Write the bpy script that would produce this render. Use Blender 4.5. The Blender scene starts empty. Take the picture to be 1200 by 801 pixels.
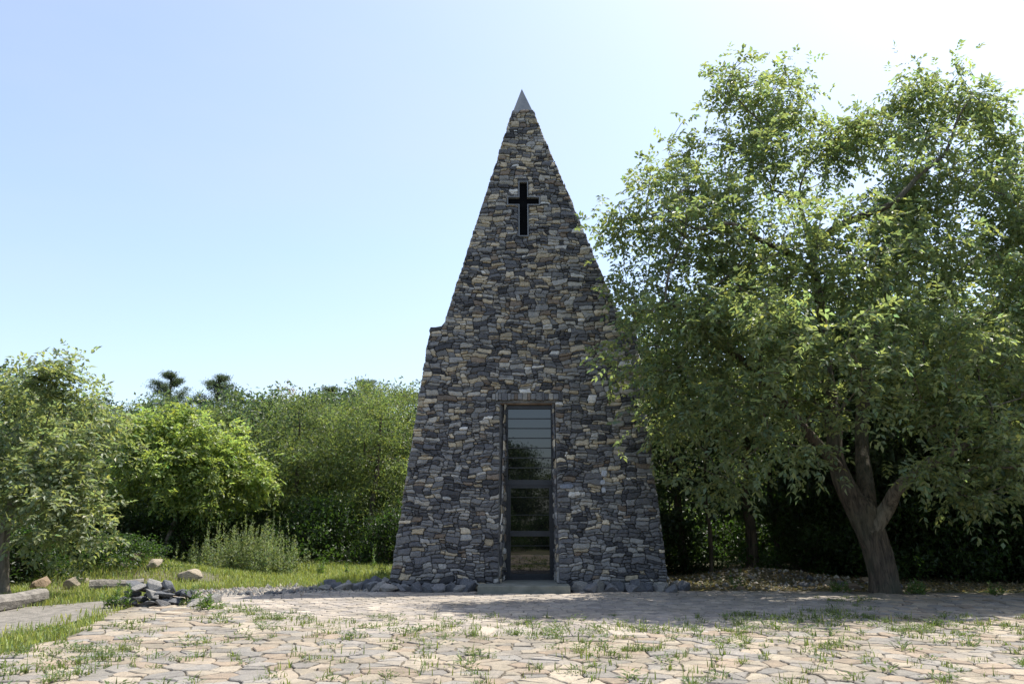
import bpy, math, random
import numpy as np
from mathutils import Vector, Matrix
PI = math.pi
C = bpy.context.scene.collection
rng = np.random.default_rng(7)
random.seed(7)

# ------------------------------------------------------------------ camera
F = 900.0; PITCH = math.atan(207.5 / F); EYE = 1.6
cp, sp = math.cos(PITCH), math.sin(PITCH)
def ray(x, y):
    u = (x - 600) / F; v = (400.5 - y) / F
    return np.array([u, cp - v * sp, sp + v * cp])
def at(x, y, Y):
    d = ray(x, y); t = Y / d[1]
    return np.array([d[0] * t, Y, EYE + d[2] * t])
def gnd(x, y, z=0.0):
    d = ray(x, y); t = (z - EYE) / d[2]
    return np.array([d[0] * t, d[1] * t, z])

cam = bpy.data.cameras.new('camera'); co = bpy.data.objects.new('camera', cam); C.objects.link(co)
cam.sensor_width = 36; cam.lens = 36 * F / 1200; cam.clip_end = 3000; cam.clip_start = 0.05
co.location = (0, 0, EYE); co.rotation_euler = (PI / 2 + PITCH, 0, 0)
bpy.context.scene.camera = co

# ------------------------------------------------------------------ light
SUN = Vector((5.9, 4.75, 14.3)).normalized()
el = math.asin(SUN.z); az = math.atan2(SUN.x, SUN.y)
sl = bpy.data.lights.new('sun', 'SUN'); so = bpy.data.objects.new('sun', sl); C.objects.link(so)
sl.energy = 3.4; sl.angle = math.radians(0.5); sl.color = (1, 0.95, 0.86)
so.rotation_euler = SUN.to_track_quat('Z', 'Y').to_euler(); so.location = (30, 24, 73)
w = bpy.data.worlds.new('World'); bpy.context.scene.world = w; w.use_nodes = True
nt = w.node_tree; bg = nt.nodes['Background']
sky = nt.nodes.new('ShaderNodeTexSky'); sky.sky_type = 'NISHITA'; sky.sun_disc = False
sky.sun_elevation = el; sky.sun_rotation = az
sky.altitude = 200; sky.air_density = 1.0; sky.dust_density = 2.1; sky.ozone_density = 2.2
tcw = nt.nodes.new('ShaderNodeTexCoord'); mpw = nt.nodes.new('ShaderNodeMapping'); mpw.inputs['Scale'].default_value = (1.2, 1.2, 4.0); nt.links.new(tcw.outputs['Generated'], mpw.inputs['Vector'])
nzw = nt.nodes.new('ShaderNodeTexNoise'); nzw.inputs['Scale'].default_value = 1.6; nzw.inputs['Detail'].default_value = 5; nt.links.new(mpw.outputs[0], nzw.inputs['Vector'])
rgw = nt.nodes.new('ShaderNodeMapRange'); rgw.inputs['From Min'].default_value = .35; rgw.inputs['From Max'].default_value = .75; rgw.inputs['To Min'].default_value = .16; rgw.inputs['To Max'].default_value = .32; nt.links.new(nzw.outputs[0], rgw.inputs['Value'])
mxw = nt.nodes.new('ShaderNodeMix'); mxw.data_type = 'RGBA'; nt.links.new(rgw.outputs[0], mxw.inputs[0]); nt.links.new(sky.outputs[0], mxw.inputs[6]); mxw.inputs[7].default_value = (2.9, 2.95, 3.05, 1)   # thin high haze
nt.links.new(mxw.outputs[2], bg.inputs[0]); bg.inputs[1].default_value = 0.122
vs = bpy.context.scene.view_settings
vs.view_transform = 'Standard'; vs.look = 'None'; vs.gamma = 1; vs.use_curve_mapping = False
vs.exposure = 1.25

# ------------------------------------------------------------------ helpers
def tag(o, label=None, cat=None, group=None, kind=None):
    if label: o['label'] = label
    if cat: o['category'] = cat
    if group: o['group'] = group
    if kind: o['kind'] = kind
    return o
def empty(name, loc=(0, 0, 0), rz=0.0):
    o = bpy.data.objects.new(name, None); C.objects.link(o); o.location = tuple(map(float, loc))
    o.rotation_euler = (0, 0, rz); o.empty_display_size = 0.3
    return o
def link_mesh(name, me, mat, parent=None):
    o = bpy.data.objects.new(name, me); C.objects.link(o)
    if mat: me.materials.append(mat)
    if parent is not None: o.parent = parent
    return o
def mesh_np(name, V, faces_flat, sizes, mat, parent=None, col=None, smooth=False):
    """fast mesh from numpy: V (n,3), flat vertex index list, face sizes"""
    me = bpy.data.meshes.new(name)
    V = np.asarray(V, dtype=np.float32); ff = np.asarray(faces_flat, dtype=np.int32).ravel()
    sizes = np.asarray(sizes, dtype=np.int32)
    me.vertices.add(len(V)); me.vertices.foreach_set('co', V.ravel())
    me.loops.add(len(ff)); me.loops.foreach_set('vertex_index', ff)
    me.polygons.add(len(sizes))
    st = np.concatenate([[0], np.cumsum(sizes)[:-1]]).astype(np.int32)
    me.polygons.foreach_set('loop_start', st)
    me.polygons.foreach_set('use_smooth', np.full(len(sizes), smooth))
    if col is not None:
        a = me.color_attributes.new('Col', 'FLOAT_COLOR', 'POINT')
        cc = np.ones((len(V), 4), dtype=np.float32); cc[:, :3] = col
        a.data.foreach_set('color', cc.ravel())
    me.update(calc_edges=True); me.validate()
    return link_mesh(name, me, mat, parent)
class MB:
    def __init__(s): s.v = []; s.f = []; s.c = []
    def add(s, vs_, fs, col=None):
        b = len(s.v); s.v += [tuple(map(float, p)) for p in vs_]; s.f += [tuple(i + b for i in q) for q in fs]
        s.c += [col if col is not None else (1, 1, 1)] * len(vs_)
    def box(s, c, d, rot=None, bev=0.0, col=None):
        hx, hy, hz = d[0] / 2, d[1] / 2, d[2] / 2
        P = []
        if bev <= 0:
            for z in (-hz, hz):
                for x, y in ((-hx, -hy), (hx, -hy), (hx, hy), (-hx, hy)): P.append((x, y, z))
            Fs = [(0, 3, 2, 1), (4, 5, 6, 7), (0, 1, 5, 4), (1, 2, 6, 5), (2, 3, 7, 6), (3, 0, 4, 7)]
        else:
            b = bev; rings = []
            for z, i in ((-hz, b), (-hz + b, 0), (hz - b, 0), (hz, b)):
                r = []
                for x, y, ax, ay in ((-hx, -hy, 1, 1), (hx, -hy, -1, 1), (hx, hy, -1, -1), (-hx, hy, 1, -1)):
                    if i: r += [(x + ax * b, y + ay * b, z)]
                    else: r += [(x, y, z)]
                rings.append(r); P += r
            Fs = [(0, 3, 2, 1), (12, 13, 14, 15)]
            for k in range(3):
                for j in range(4):
                    a = k * 4 + j; a2 = k * 4 + (j + 1) % 4
                    Fs.append((a, a2, a2 + 4, a + 4))
        P = [Vector(p) for p in P]
        if rot is not None: P = [rot @ p for p in P]
        s.add([p + Vector(c) for p in P], Fs, col)
    def tube(s, pts, rad, n=10, cap=True, col=None):
        pts = [Vector(p) for p in pts]; b = []
        up = Vector((0.13, 0.9, 0.2))
        rows = []
        for i, p in enumerate(pts):
            d = (pts[min(i + 1, len(pts) - 1)] - pts[max(i - 1, 0)]).normalized()
            x = d.cross(up).normalized(); y = d.cross(x)
            rows.append([p + (x * math.cos(2 * PI * k / n) + y * math.sin(2 * PI * k / n)) * (rad[i] if not callable(rad) else rad(i, k)) for k in range(n)])
        V_ = [q for r in rows for q in r]
        Fs = [(i * n + k, i * n + (k + 1) % n, (i + 1) * n + (k + 1) % n, (i + 1) * n + k) for i in range(len(pts) - 1) for k in range(n)]
        if cap: Fs += [tuple(range(n))[::-1], tuple((len(pts) - 1) * n + k for k in range(n))]
        s.add(V_, Fs, col)
    def build(s, name, mat, parent=None, smooth=False, usecol=False):
        return mesh_np(name, np.array(s.v), [i for f in s.f for i in f], [len(f) for f in s.f], mat, parent,
                       col=np.array(s.c) if usecol else None, smooth=smooth)

# ------------------------------------------------------------------ materials
def newmat(name):
    m = bpy.data.materials.new(name); m.use_nodes = True
    return m, m.node_tree, m.node_tree.nodes['Principled BSDF']
def N(nt, t, **k):
    n = nt.nodes.new(t)
    for a, b in k.items():
        if a in n.inputs.keys() if isinstance(a, str) else False: n.inputs[a].default_value = b
        else: setattr(n, a, b)
    return n
def mixc(nt, blend, fac, a, b):
    n = nt.nodes.new('ShaderNodeMix'); n.data_type = 'RGBA'; n.blend_type = blend
    for sock, val in ((n.inputs[0], fac), (n.inputs[6], a), (n.inputs[7], b)):
        if hasattr(val, 'links'): nt.links.new(val, sock)
        else: sock.default_value = val if not isinstance(val, tuple) else (*val, 1)[:4]
    return n.outputs[2]
def noise(nt, scale, detail=4, rough=0.55, vec=None, dist=0.0):
    n = nt.nodes.new('ShaderNodeTexNoise'); n.inputs['Scale'].default_value = scale
    n.inputs['Detail'].default_value = detail; n.inputs['Roughness'].default_value = rough; n.inputs['Distortion'].default_value = dist
    if vec is None:
        g = nt.nodes.new('ShaderNodeTexCoord'); vec = g.outputs['Object']
    nt.links.new(vec, n.inputs['Vector'])
    return n.outputs[0]
def ramp(nt, src, stops):
    r = nt.nodes.new('ShaderNodeValToRGB'); e = r.color_ramp.elements
    while len(e) < len(stops): e.new(0.5)
    for i, (p, c) in enumerate(stops):
        e[i].position = p; e[i].color = (*c, 1) if len(c) == 3 else c
    nt.links.new(src, r.inputs[0]); return r.outputs[0]
def bump(nt, bsdf, h, strength, dist):
    b = nt.nodes.new('ShaderNodeBump'); b.inputs['Strength'].default_value = strength; b.inputs['Distance'].default_value = dist
    nt.links.new(h, b.inputs['Height']); nt.links.new(b.outputs[0], bsdf.inputs['Normal'])
def attrcol(nt):
    a = nt.nodes.new('ShaderNodeAttribute'); a.attribute_name = 'Col'; return a.outputs['Color']

def leaf_mat(name, trans=(1.8, 1.9, 0.85), fac=0.5, rough=0.45):
    m, nt, b = newmat(name)
    c = attrcol(nt); nt.links.new(c, b.inputs['Base Color']); b.inputs['Roughness'].default_value = rough
    b.inputs['Specular IOR Level'].default_value = 0.5
    t = nt.nodes.new('ShaderNodeBsdfTranslucent')
    nt.links.new(mixc(nt, 'MULTIPLY', 1.0, c, trans), t.inputs['Color'])
    mx = nt.nodes.new('ShaderNodeMixShader'); mx.inputs[0].default_value = fac
    nt.links.new(b.outputs[0], mx.inputs[1]); nt.links.new(t.outputs[0], mx.inputs[2])
    nt.links.new(mx.outputs[0], nt.nodes['Material Output'].inputs['Surface'])
    return m
M = {}
M['leaf'] = leaf_mat('leaf', (1.8, 1.85, 0.95))
M['grass'] = leaf_mat('grass_blades', (1.5, 1.6, 0.8), 0.35, 0.6)
def bark_mat(name, c1, c2, sc=1.0):
    m, nt, b = newmat(name)
    g = nt.nodes.new('ShaderNodeTexCoord'); mp = nt.nodes.new('ShaderNodeMapping'); mp.inputs['Scale'].default_value = (14 * sc, 14 * sc, 2.2 * sc)
    nt.links.new(g.outputs['Object'], mp.inputs['Vector'])
    n = noise(nt, 1.0, 6, 0.65, mp.outputs[0], 0.6)
    n2 = noise(nt, 1.3, 3)
    c = ramp(nt, n, [(0.35, c1), (0.62, c2)])
    nt.links.new(mixc(nt, 'MIX', ramp(nt, n2, [(0.45, (0, 0, 0)), (0.7, (0.5, 0.5, 0.5))]), c, (0.10, 0.11, 0.07)), b.inputs['Base Color'])
    b.inputs['Roughness'].default_value = 0.9; bump(nt, b, n, 1.0, 0.05)
    return m
M['bark'] = bark_mat('bark', (0.02, 0.015, 0.011), (0.13, 0.10, 0.07))
M['bark_grey'] = bark_mat('bark_grey', (0.06, 0.05, 0.04), (0.24, 0.2, 0.15))

def stone_mat(name, bumps=1.0, mott=0.5, soil=0.0):
    m, nt, b = newmat(name)
    c = attrcol(nt)
    n1 = noise(nt, 9, 6, 0.65); n2 = noise(nt, 42, 4, 0.6); n3 = noise(nt, 2.1, 4, 0.6)
    v = ramp(nt, n1, [(0.3, (0.55, 0.56, 0.6)), (0.5, (1, 1, 1)), (0.72, (1.5, 1.42, 1.3))])
    c = mixc(nt, 'MULTIPLY', mott, c, v)
    c = mixc(nt, 'MULTIPLY', 0.5, c, ramp(nt, n2, [(0.3, (0.6, 0.6, 0.6)), (0.7, (1.35, 1.35, 1.35))]))
    c = mixc(nt, 'MIX', ramp(nt, n3, [(0.6, (0, 0, 0)), (0.75, (0.25, 0.25, 0.25))]), c, (0.25, 0.25, 0.24))
    c = mixc(nt, 'MIX', ramp(nt, noise(nt, 0.6, 6, 0.7), [(0.48, (0, 0, 0)), (0.68, (soil, soil, soil))]), c, (0.13, 0.115, 0.085))
    nt.links.new(c, b.inputs['Base Color']); b.inputs['Roughness'].default_value = 0.85
    b.inputs['Specular IOR Level'].default_value = 0.3
    add = nt.nodes.new('ShaderNodeMath'); add.operation = 'MULTIPLY_ADD'
    nt.links.new(n1, add.inputs[0]); add.inputs[1].default_value = 2.0; nt.links.new(n2, add.inputs[2])
    bump(nt, b, add.outputs[0], 0.8 * bumps, 0.02)
    return m
M['stone'] = stone_mat('wall_stone')
M['flag'] = stone_mat('flagstone', 0.5, 0.45, 0.55)
M['rock'] = stone_mat('rock_stone', 1.2)
def flat_noise(name, c1, c2, sc=6, rough=0.85, bs=0.3, bd=0.01, metal=0.0):
    m, nt, b = newmat(name)
    n = noise(nt, sc, 6, 0.65)
    nt.links.new(ramp(nt, n, [(0.3, c1), (0.7, c2)]), b.inputs['Base Color'])
    b.inputs['Roughness'].default_value = rough; b.inputs['Metallic'].default_value = metal
    bump(nt, b, noise(nt, sc * 8, 5, 0.6), bs, bd)
    return m
M['mortar'] = flat_noise('mortar', (0.09, 0.09, 0.09), (0.24, 0.23, 0.215), 5, 0.95, 0.8, 0.02)
M['concrete'] = flat_noise('concrete', (0.13, 0.135, 0.11), (0.23, 0.235, 0.2), 4)
M['cap'] = flat_noise('cap_metal', (0.18, 0.185, 0.19), (0.28, 0.28, 0.28), 3, 0.6)
M['rim'] = flat_noise('cross_rim', (0.13, 0.135, 0.14), (0.22, 0.225, 0.23), 5, 0.8)
M['steel'] = flat_noise('painted_steel', (0.014, 0.016, 0.019), (0.03, 0.033, 0.038), 4, 0.5, 0.1)
M['void'] = flat_noise('dark_panel', (0.003, 0.003, 0.0035), (0.006, 0.006, 0.0065), 4, 0.9, 0.05)
M['void'].node_tree.nodes['Principled BSDF'].inputs['Specular IOR Level'].default_value = 0.05
m, nt_, b_ = newmat('window_glass'); M['glass'] = m
b_.inputs['Base Color'].default_value = (0.006, 0.007, 0.007, 1); b_.inputs['Roughness'].default_value = 0.015; b_.inputs['IOR'].default_value = 1.8
bump(nt_, b_, noise(nt_, 1.2, 2), 0.02, 0.02)
# ground
m, nt_, b_ = newmat('forest_ground'); M['ground'] = m
n1 = noise(nt_, 0.35, 6, 0.6); n2 = noise(nt_, 6, 6, 0.7)
cg = ramp(nt_, n2, [(0.3, (0.045, 0.05, 0.02)), (0.55, (0.09, 0.105, 0.04)), (0.75, (0.12, 0.115, 0.06))])
cd = ramp(nt_, n2, [(0.3, (0.06, 0.048, 0.034)), (0.7, (0.17, 0.14, 0.1))])
nt_.links.new(mixc(nt_, 'MIX', ramp(nt_, n1, [(0.42, (0, 0, 0)), (0.62, (1, 1, 1))]), cg, cd), b_.inputs['Base Color'])
b_.inputs['Roughness'].default_value = 0.95; bump(nt_, b_, n2, 0.8, 0.06)
M['joint'] = flat_noise('joint_soil', (0.07, 0.06, 0.042), (0.17, 0.145, 0.105), 3, 0.95, 0.8, 0.02)
M['path'] = flat_noise('path_gravel', (0.09, 0.085, 0.07), (0.25, 0.225, 0.195), 5.0, 0.95, 0.9, 0.02)
M['dirt'] = flat_noise('bank_dirt', (0.05, 0.04, 0.028), (0.16, 0.125, 0.09), 4, 0.95, 1.0, 0.04)
M['log'] = flat_noise('old_log', (0.10, 0.09, 0.08), (0.32, 0.29, 0.25), 5, 0.9, 1.0, 0.03)

# ------------------------------------------------------------------ masonry
PAL = np.array([(0.066, 0.066, 0.070), (0.118, 0.117, 0.121), (0.190, 0.187, 0.184), (0.285, 0.275, 0.255),
                (0.36, 0.335, 0.29), (0.38, 0.32, 0.225), (0.50, 0.43, 0.32), (0.19, 0.15, 0.115), (0.56, 0.54, 0.50)])
def clip_smooth(P):
    return 0.5 * P + 0.25 * (np.roll(P, 1, 0) + np.roll(P, -1, 0))
def masonry(MBuf, O, U, Vv, width, height, L, R, holes=(), cs=(0.058, 0.038), over=0.0, thick=0.075, seed=1, tanf=lambda v: 0.3, bot=0.0):
    """irregular rubble facing. L(v), R(v): edges in u; holes: (u0,u1,v0,v1)"""
    r = np.random.default_rng(seed)
    O = np.array(O, float); U = np.array(U, float); Vv = np.array(Vv, float); Nn = np.cross(U, Vv); Nn /= np.linalg.norm(Nn)
    us = np.arange(0, width + cs[0], cs[0]); v_s = np.arange(bot, height + cs[1], cs[1])
    # snap the grid to the hole edges
    def snap(a, val):
        i = int(np.argmin(abs(a - val))); a[i] = val; return i
    fr = np.zeros((len(us), len(v_s)), bool); hid = []
    for (u0, u1, v0, v1) in holes:
        hid.append((snap(us, u0), snap(us, u1), snap(v_s, v0), snap(v_s, v1)))
    nx, ny = len(us) - 1, len(v_s) - 1
    occ = np.zeros((nx, ny), bool)
    for (a, b, c, d) in hid:
        occ[a:b, max(c, 0):d] = True; fr[a:b + 1, c:d + 1] = True
    gx = np.repeat(us[:, None], ny + 1, 1); gy = np.repeat(v_s[None, :], nx + 1, 0)
    jx = r.uniform(-0.44, 0.44, gx.shape) * cs[0]; jy = r.uniform(-0.42, 0.42, gx.shape) * cs[1]
    jx = jx + 0.05 * np.sin(gy * 5.3 + seed) * np.sin(gx * 1.9) + 0.035 * np.sin(gy * 11.7 + gx * 3.0)
    # slow waviness of the courses
    wav = 0.03 * np.sin(gx * 1.7 + seed + gy) + 0.025 * np.sin(gx * 4.1 + gy * 3.3) + 0.015 * np.sin(gx * 9.1 - gy * 5.0)
    jy = jy + wav
    jx[fr] = 0; jy[fr] = 0
    gx = gx + jx; gy = gy + jy
    for j in range(ny):
        for i in range(nx):
            if occ[i, j]: continue
            vm = v_s[j]
            if us[i] > R(vm) + 0.1 or us[i + 1] < L(vm) - 0.1: continue
            big = r.random()
            if big < 0.13: w_, h_ = r.integers(4, 8), r.integers(3, 5)
            elif big < 0.5: w_, h_ = r.integers(3, 6), r.integers(2, 4)
            elif big < 0.84: w_, h_ = r.integers(2, 7), r.integers(1, 3)
            else: w_, h_ = r.integers(1, 3), r.integers(1, 4)
            w_ = min(w_, nx - i); h_ = min(h_, ny - j)
            k = 1
            while k < w_ and not occ[i + k, j]: k += 1
            w_ = k
            if i + w_ + 1 < nx and not occ[i + w_, j] and occ[i + w_ + 1, j] and not any(occ[i + w_, j:j + h_]): w_ += 1
            ok = 1
            while ok < h_ and not occ[i:i + w_, j + ok].any(): ok += 1
            h_ = ok
            occ[i:i + w_, j:j + h_] = True
            idx = [(i + k, j) for k in range(w_)] + [(i + w_, j + k) for k in range(h_)] + \
                  [(i + w_ - k, j + h_) for k in range(w_)] + [(i, j + h_ - k) for k in range(h_)]
            P = np.array([(gx[a, b], gy[a, b]) for a, b in idx])
            o1, o2 = r.uniform(-0.008, 0.012), r.uniform(-0.008, 0.012)
            P[:, 0] = [min(max(p[0], L(p[1]) - over - o1), R(p[1]) + over + o2) for p in P]
            if np.ptp(P[:, 0]) < 0.05: continue
            P = P if len(P) > 5 else np.repeat(P, 2, 0) * 1.0
            if len(idx) <= 5:
                P = np.array([P[2 * k] if q == 0 else 0.5 * (P[2 * k] + P[(2 * k + 2) % len(P)]) for k in range(len(idx)) for q in (0, 1)])
            sm = r.uniform(0.15, 0.75); P = (1 - sm) * P + sm * clip_smooth(P)
            c = P.mean(0); d = P - c; ln = np.linalg.norm(d, axis=1)[:, None] + 1e-6
            gap = r.uniform(0.003, 0.008)
            mind = min(np.ptp(P[:, 0]), np.ptp(P[:, 1]))
            q1 = c + d * np.maximum(1 - gap / ln, 0.3)
            q2 = c + d * np.maximum(1 - (gap + min(0.016, mind * 0.16)) / ln, 0.3)
            q3 = c + (q2 - c) * 0.62
            t = thick + r.uniform(-0.02, 0.022); ta, tb = r.uniform(-0.11, 0.11), r.uniform(-0.16, 0.16)
            def dep(q, base, jit): return base + ta * (q[:, 0] - c[0]) + tb * (q[:, 1] - c[1]) + r.uniform(-jit, jit, len(q))
            n = len(P)
            rows = [(q1, np.zeros(n)), (q1, dep(q1, t - 0.018, 0.003)), (q2, dep(q2, t - 0.002, 0.004)), (q3, dep(q3, t + 0.006, 0.007))]
            Vt = []
            for q, dp in rows:
                Vt.append(O + q[:, :1] * U + q[:, 1:] * Vv + np.array(dp)[:, None] * Nn)
            Vt.append((O + c[0] * U + c[1] * Vv + (t + r.uniform(0, 0.012)) * Nn)[None])
            Vt = np.concatenate(Vt)
            Fs = [(a * n + k, a * n + (k + 1) % n, (a + 1) * n + (k + 1) % n, (a + 1) * n + k) for a in range(3) for k in range(n)]
            Fs += [(3 * n + k, 3 * n + (k + 1) % n, 4 * n) for k in range(n)]
            tf = tanf(c[1])
            if r.random() < tf:
                base = PAL[r.choice([4, 5, 6, 7, 8], p=[.28, .34, .15, .16, .07])]
            else:
                base = PAL[r.choice([0, 1, 2, 3], p=[.2, .34, .29, .17])]
            MBuf.add(Vt, Fs, tuple(base * r.uniform(0.8, 1.25)))

# ------------------------------------------------------------------ chapel
BAT = 0.2; YF = 18.2
def onfront(x, y):
    d = ray(x, y); t = (YF + BAT * EYE) / (d[1] - BAT * d[2])
    return d * t + np.array([0, 0, EYE])
pBL = onfront(459, 692); pBR = onfront(780, 692)
pLL = onfront(507.5, 386); pLR = onfront(741, 386); pUL = onfront(522, 386); pUR = onfront(729, 386)
pAP = onfront(611.5, 107)
zl = pLL[2]; ZA = pAP[2]; XA = pAP[0]; YA = pAP[1]; YB = 2 * YA - YF
lerp = lambda a, b, t: a + (b - a) * t
sl_len = math.sqrt(1 + BAT * BAT)
X0l = pBL[0] - (pLL[0] - pBL[0]) / (pLL[2] - pBL[2]) * pBL[2]; X0r = pBR[0] - (pLR[0] - pBR[0]) / (pLR[2] - pBR[2]) * pBR[2]
def Lx(z): return lerp(X0l, pLL[0], z / zl) if z < zl else lerp(pUL[0], XA, (z - zl) / (ZA - zl))
def Rx(z): return lerp(X0r, pLR[0], z / zl) if z < zl else lerp(pUR[0], XA, (z - zl) / (ZA - zl))
ZC = onfront(611.5, 131)[2]                     # bottom of the cap
print('tower', zl, ZA, Lx(0), Rx(0), YB, ZC)
# door opening
ZT = at(620, 472, YF + 0.9)[2]; YD = YF + BAT * ZT + 0.16
DX0 = at(592, 600, YD)[0]; DX1 = at(650, 600, YD)[0]
OXL, OXR = gnd(583.5, 692)[0] + 0.02, gnd(655.5, 692)[0] - 0.01
chapel = empty('stone_chapel', ((X0l + X0r) / 2, YA, 0))
tag(chapel, 'tall pointed chapel tower of dark rubble stone with narrow glass door and cross', 'chapel')
OFF = np.array([(X0l + X0r) / 2, YA, 0.0])
def cl(o):                                   # geometry written in world space, parented
    return o
chapel_inv = Matrix.Translation(-Vector(OFF))
def padd(o):
    o.data.transform(chapel_inv); return o
def padp(o, parent):
    o.parent = parent; return o
mb = MB()
def fq(pts): mb.add(pts, [tuple(range(len(pts)))])
def FP(x, z): return (x, YF + BAT * z, z)
# front backing around the doorway
fq([FP(Lx(0), 0), FP(OXL, 0), FP(OXL, ZT), FP(Lx(ZT), ZT)])
fq([FP(OXR, 0), FP(Rx(0), 0), FP(Rx(ZT), ZT), FP(OXR, ZT)])
fq([FP(Lx(ZT), ZT), FP(Rx(ZT), ZT), FP(pLR[0], zl), FP(pLL[0], zl)])
fq([FP(pUL[0], zl), FP(pUR[0], zl), (XA, YA, ZA - 0.05)])
# recess: jambs, head, back
fq([FP(OXL, 0), (DX0, YD + 0.1, 0), (DX0, YD + 0.1, ZT), FP(OXL, ZT)])
fq([(DX1, YD + 0.1, 0), FP(OXR, 0), FP(OXR, ZT), (DX1, YD + 0.1, ZT)])
fq([FP(OXL, ZT), (DX0, YD + 0.1, ZT), (DX1, YD + 0.1, ZT), FP(OXR, ZT)])
fq([(DX0, YD + 0.1, 0), (DX1, YD + 0.1, 0), (DX1, YD + 0.1, ZT), (DX0, YD + 0.1, ZT)])
def BP(x, z): return (x, YB - BAT * z, z)
fq([FP(Lx(0), 0), FP(pLL[0], zl), BP(pLL[0], zl), BP(Lx(0), 0)])
fq([FP(Rx(0), 0), BP(Rx(0), 0), BP(pLR[0], zl), FP(pLR[0], zl)])
fq([BP(Lx(0), 0), BP(pLL[0], zl), BP(pLR[0], zl), BP(Rx(0), 0)])
fq([FP(pLL[0], zl), FP(pUL[0], zl), BP(pUL[0], zl), BP(pLL[0], zl)])
fq([FP(pUR[0], zl), FP(pLR[0], zl), BP(pLR[0], zl), BP(pUR[0], zl)])
AP = (XA, YA, ZA - 0.05)
fq([FP(pUL[0], zl), AP, BP(pUL[0], zl)]); fq([FP(pUR[0], zl), BP(pUR[0], zl), AP]); fq([BP(pUL[0], zl), AP, BP(pUR[0], zl)])
padd(mb.build('wall', M['mortar'], chapel))
# cross, in wall coordinates
def fuv(x, y):
    p = onfront(x, y); return p[0], p[2]
cxl, czt = fuv(608.6, 215.5); cxr, czb = fuv(618.2, 278); axl, azt = fuv(595.5, 233.5); axr, azb = fuv(631.5, 241.5)
rw = 0.03
Vdir = np.array([0, BAT, 1]) / sl_len; Udir = np.array([1, 0, 0.0])
X_ORG = X0l - 0.3
ORG = np.array([X_ORG, YF, 0.0])
def u_(x): return x - X_ORG
def v_(z): return z * sl_len
mb = MB()
masonry(mb, ORG, Udir, Vdir, u_(X0r) + 0.3, v_(ZC), lambda v: u_(Lx(max(v, 0) / sl_len)), lambda v: u_(Rx(max(v, 0) / sl_len)),
        holes=[(u_(OXL), u_(OXR), 0, v_(ZT)), (u_(OXL) - 0.2, u_(OXR) + 0.2, v_(ZT), v_(ZT) + 0.24),
               (u_(cxl) - rw, u_(cxr) + rw, v_(czb) - rw, v_(czt) + rw), (u_(axl) - rw, u_(axr) + rw, v_(azb) - rw, v_(azt) + rw)],
        over=0.08, seed=11, tanf=lambda v: 0.14 + 0.24 * min(1, max(0, (v - 1.5) / 5)))
padd(mb.build('stone_facing', M['stone'], chapel, usecol=True))
# other three sides
mb = MB()
YLf = lambda z: YF + BAT * z; YLb = lambda z: YB - BAT * z
def side(xfun0, xfun1, z0, z1, sgn, seed):
    # plane through (x0,z0) and (x1,z1), running in y
    dz = z1 - z0; dx = xfun1 - xfun0; ln = math.hypot(dx, dz)
    Vd = np.array([dx / ln, 0, dz / ln])
    if sgn < 0:
        O = np.array([xfun0, YB + 0.1, z0]); U = np.array([0, -1, 0.0])
        Lf = lambda v: BAT * (z0 + v * dz / ln) + 0.1; Rf = lambda v: YB - YF + 0.1 - BAT * (z0 + v * dz / ln)
    else:
        O = np.array([xfun0, YF - 0.1, z0]); U = np.array([0, 1, 0.0])
        Lf = lambda v: BAT * (z0 + v * dz / ln) + 0.1; Rf = lambda v: YB - YF + 0.1 - BAT * (z0 + v * dz / ln)
    masonry(mb, O, U, Vd, YB - YF + 0.3, ln, Lf, Rf, cs=(0.1, 0.075), seed=seed)
def flush():
    global mb
    padd(mb.build('side_facing', M['stone'], chapel, usecol=True)); mb = MB()
zc_ = ZC
side(X0l, pLL[0], 0, zl, -1, 21); side(pUL[0], lerp(pUL[0], XA, (zc_ - zl) / (ZA - zl)), zl, zc_, -1, 23); flush()
side(X0r, pLR[0], 0, zl, 1, 22); side(pUR[0], lerp(pUR[0], XA, (zc_ - zl) / (ZA - zl)), zl, zc_, 1, 24); flush()
Vb = np.array([0, -BAT, 1]) / sl_len; XB = X0r + 0.3
masonry(mb, np.array([XB, YB, 0]), np.array([-1, 0, 0.0]), Vb, XB - X0l, v_(ZC), lambda v: XB - Rx(v / sl_len), lambda v: XB - Lx(v / sl_len), cs=(0.1, 0.075), over=0.08, seed=25); flush()
for xa, xb in ((pLL[0] - 0.07, pUL[0] - 0.0), (pUR[0] + 0.0, pLR[0] + 0.07)):
    y = YLf(zl) - 0.06
    while y < YLb(zl):
        l = random.uniform(0.3, 0.55)
        mb.box(((xa + xb) / 2, y + l / 2, zl + 0.02), (xb - xa, l - 0.015, 0.07), bev=0.012, col=tuple(PAL[random.choice([1, 2, 3])]))
        y += l
    padd(mb.build('ledge_coping', M['stone'], chapel, usecol=True)); mb = MB()
# jamb facings
mb = MB()
def jamb(x0, y0, x1, y1, seed):
    a = np.array([x0, y0, 0.0]); d = np.array([x1 - x0, y1 - y0, 0.0]); ln = np.linalg.norm(d); U = d / ln
    masonry(mb, a, U, np.array([0, 0, 1.0]), ln, ZT - 0.0, lambda v: 0 if x0 > x1 or True else 0, lambda v: ln, thick=0.025, seed=seed, cs=(0.08, 0.06))
yj = YF - 0.02
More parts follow.
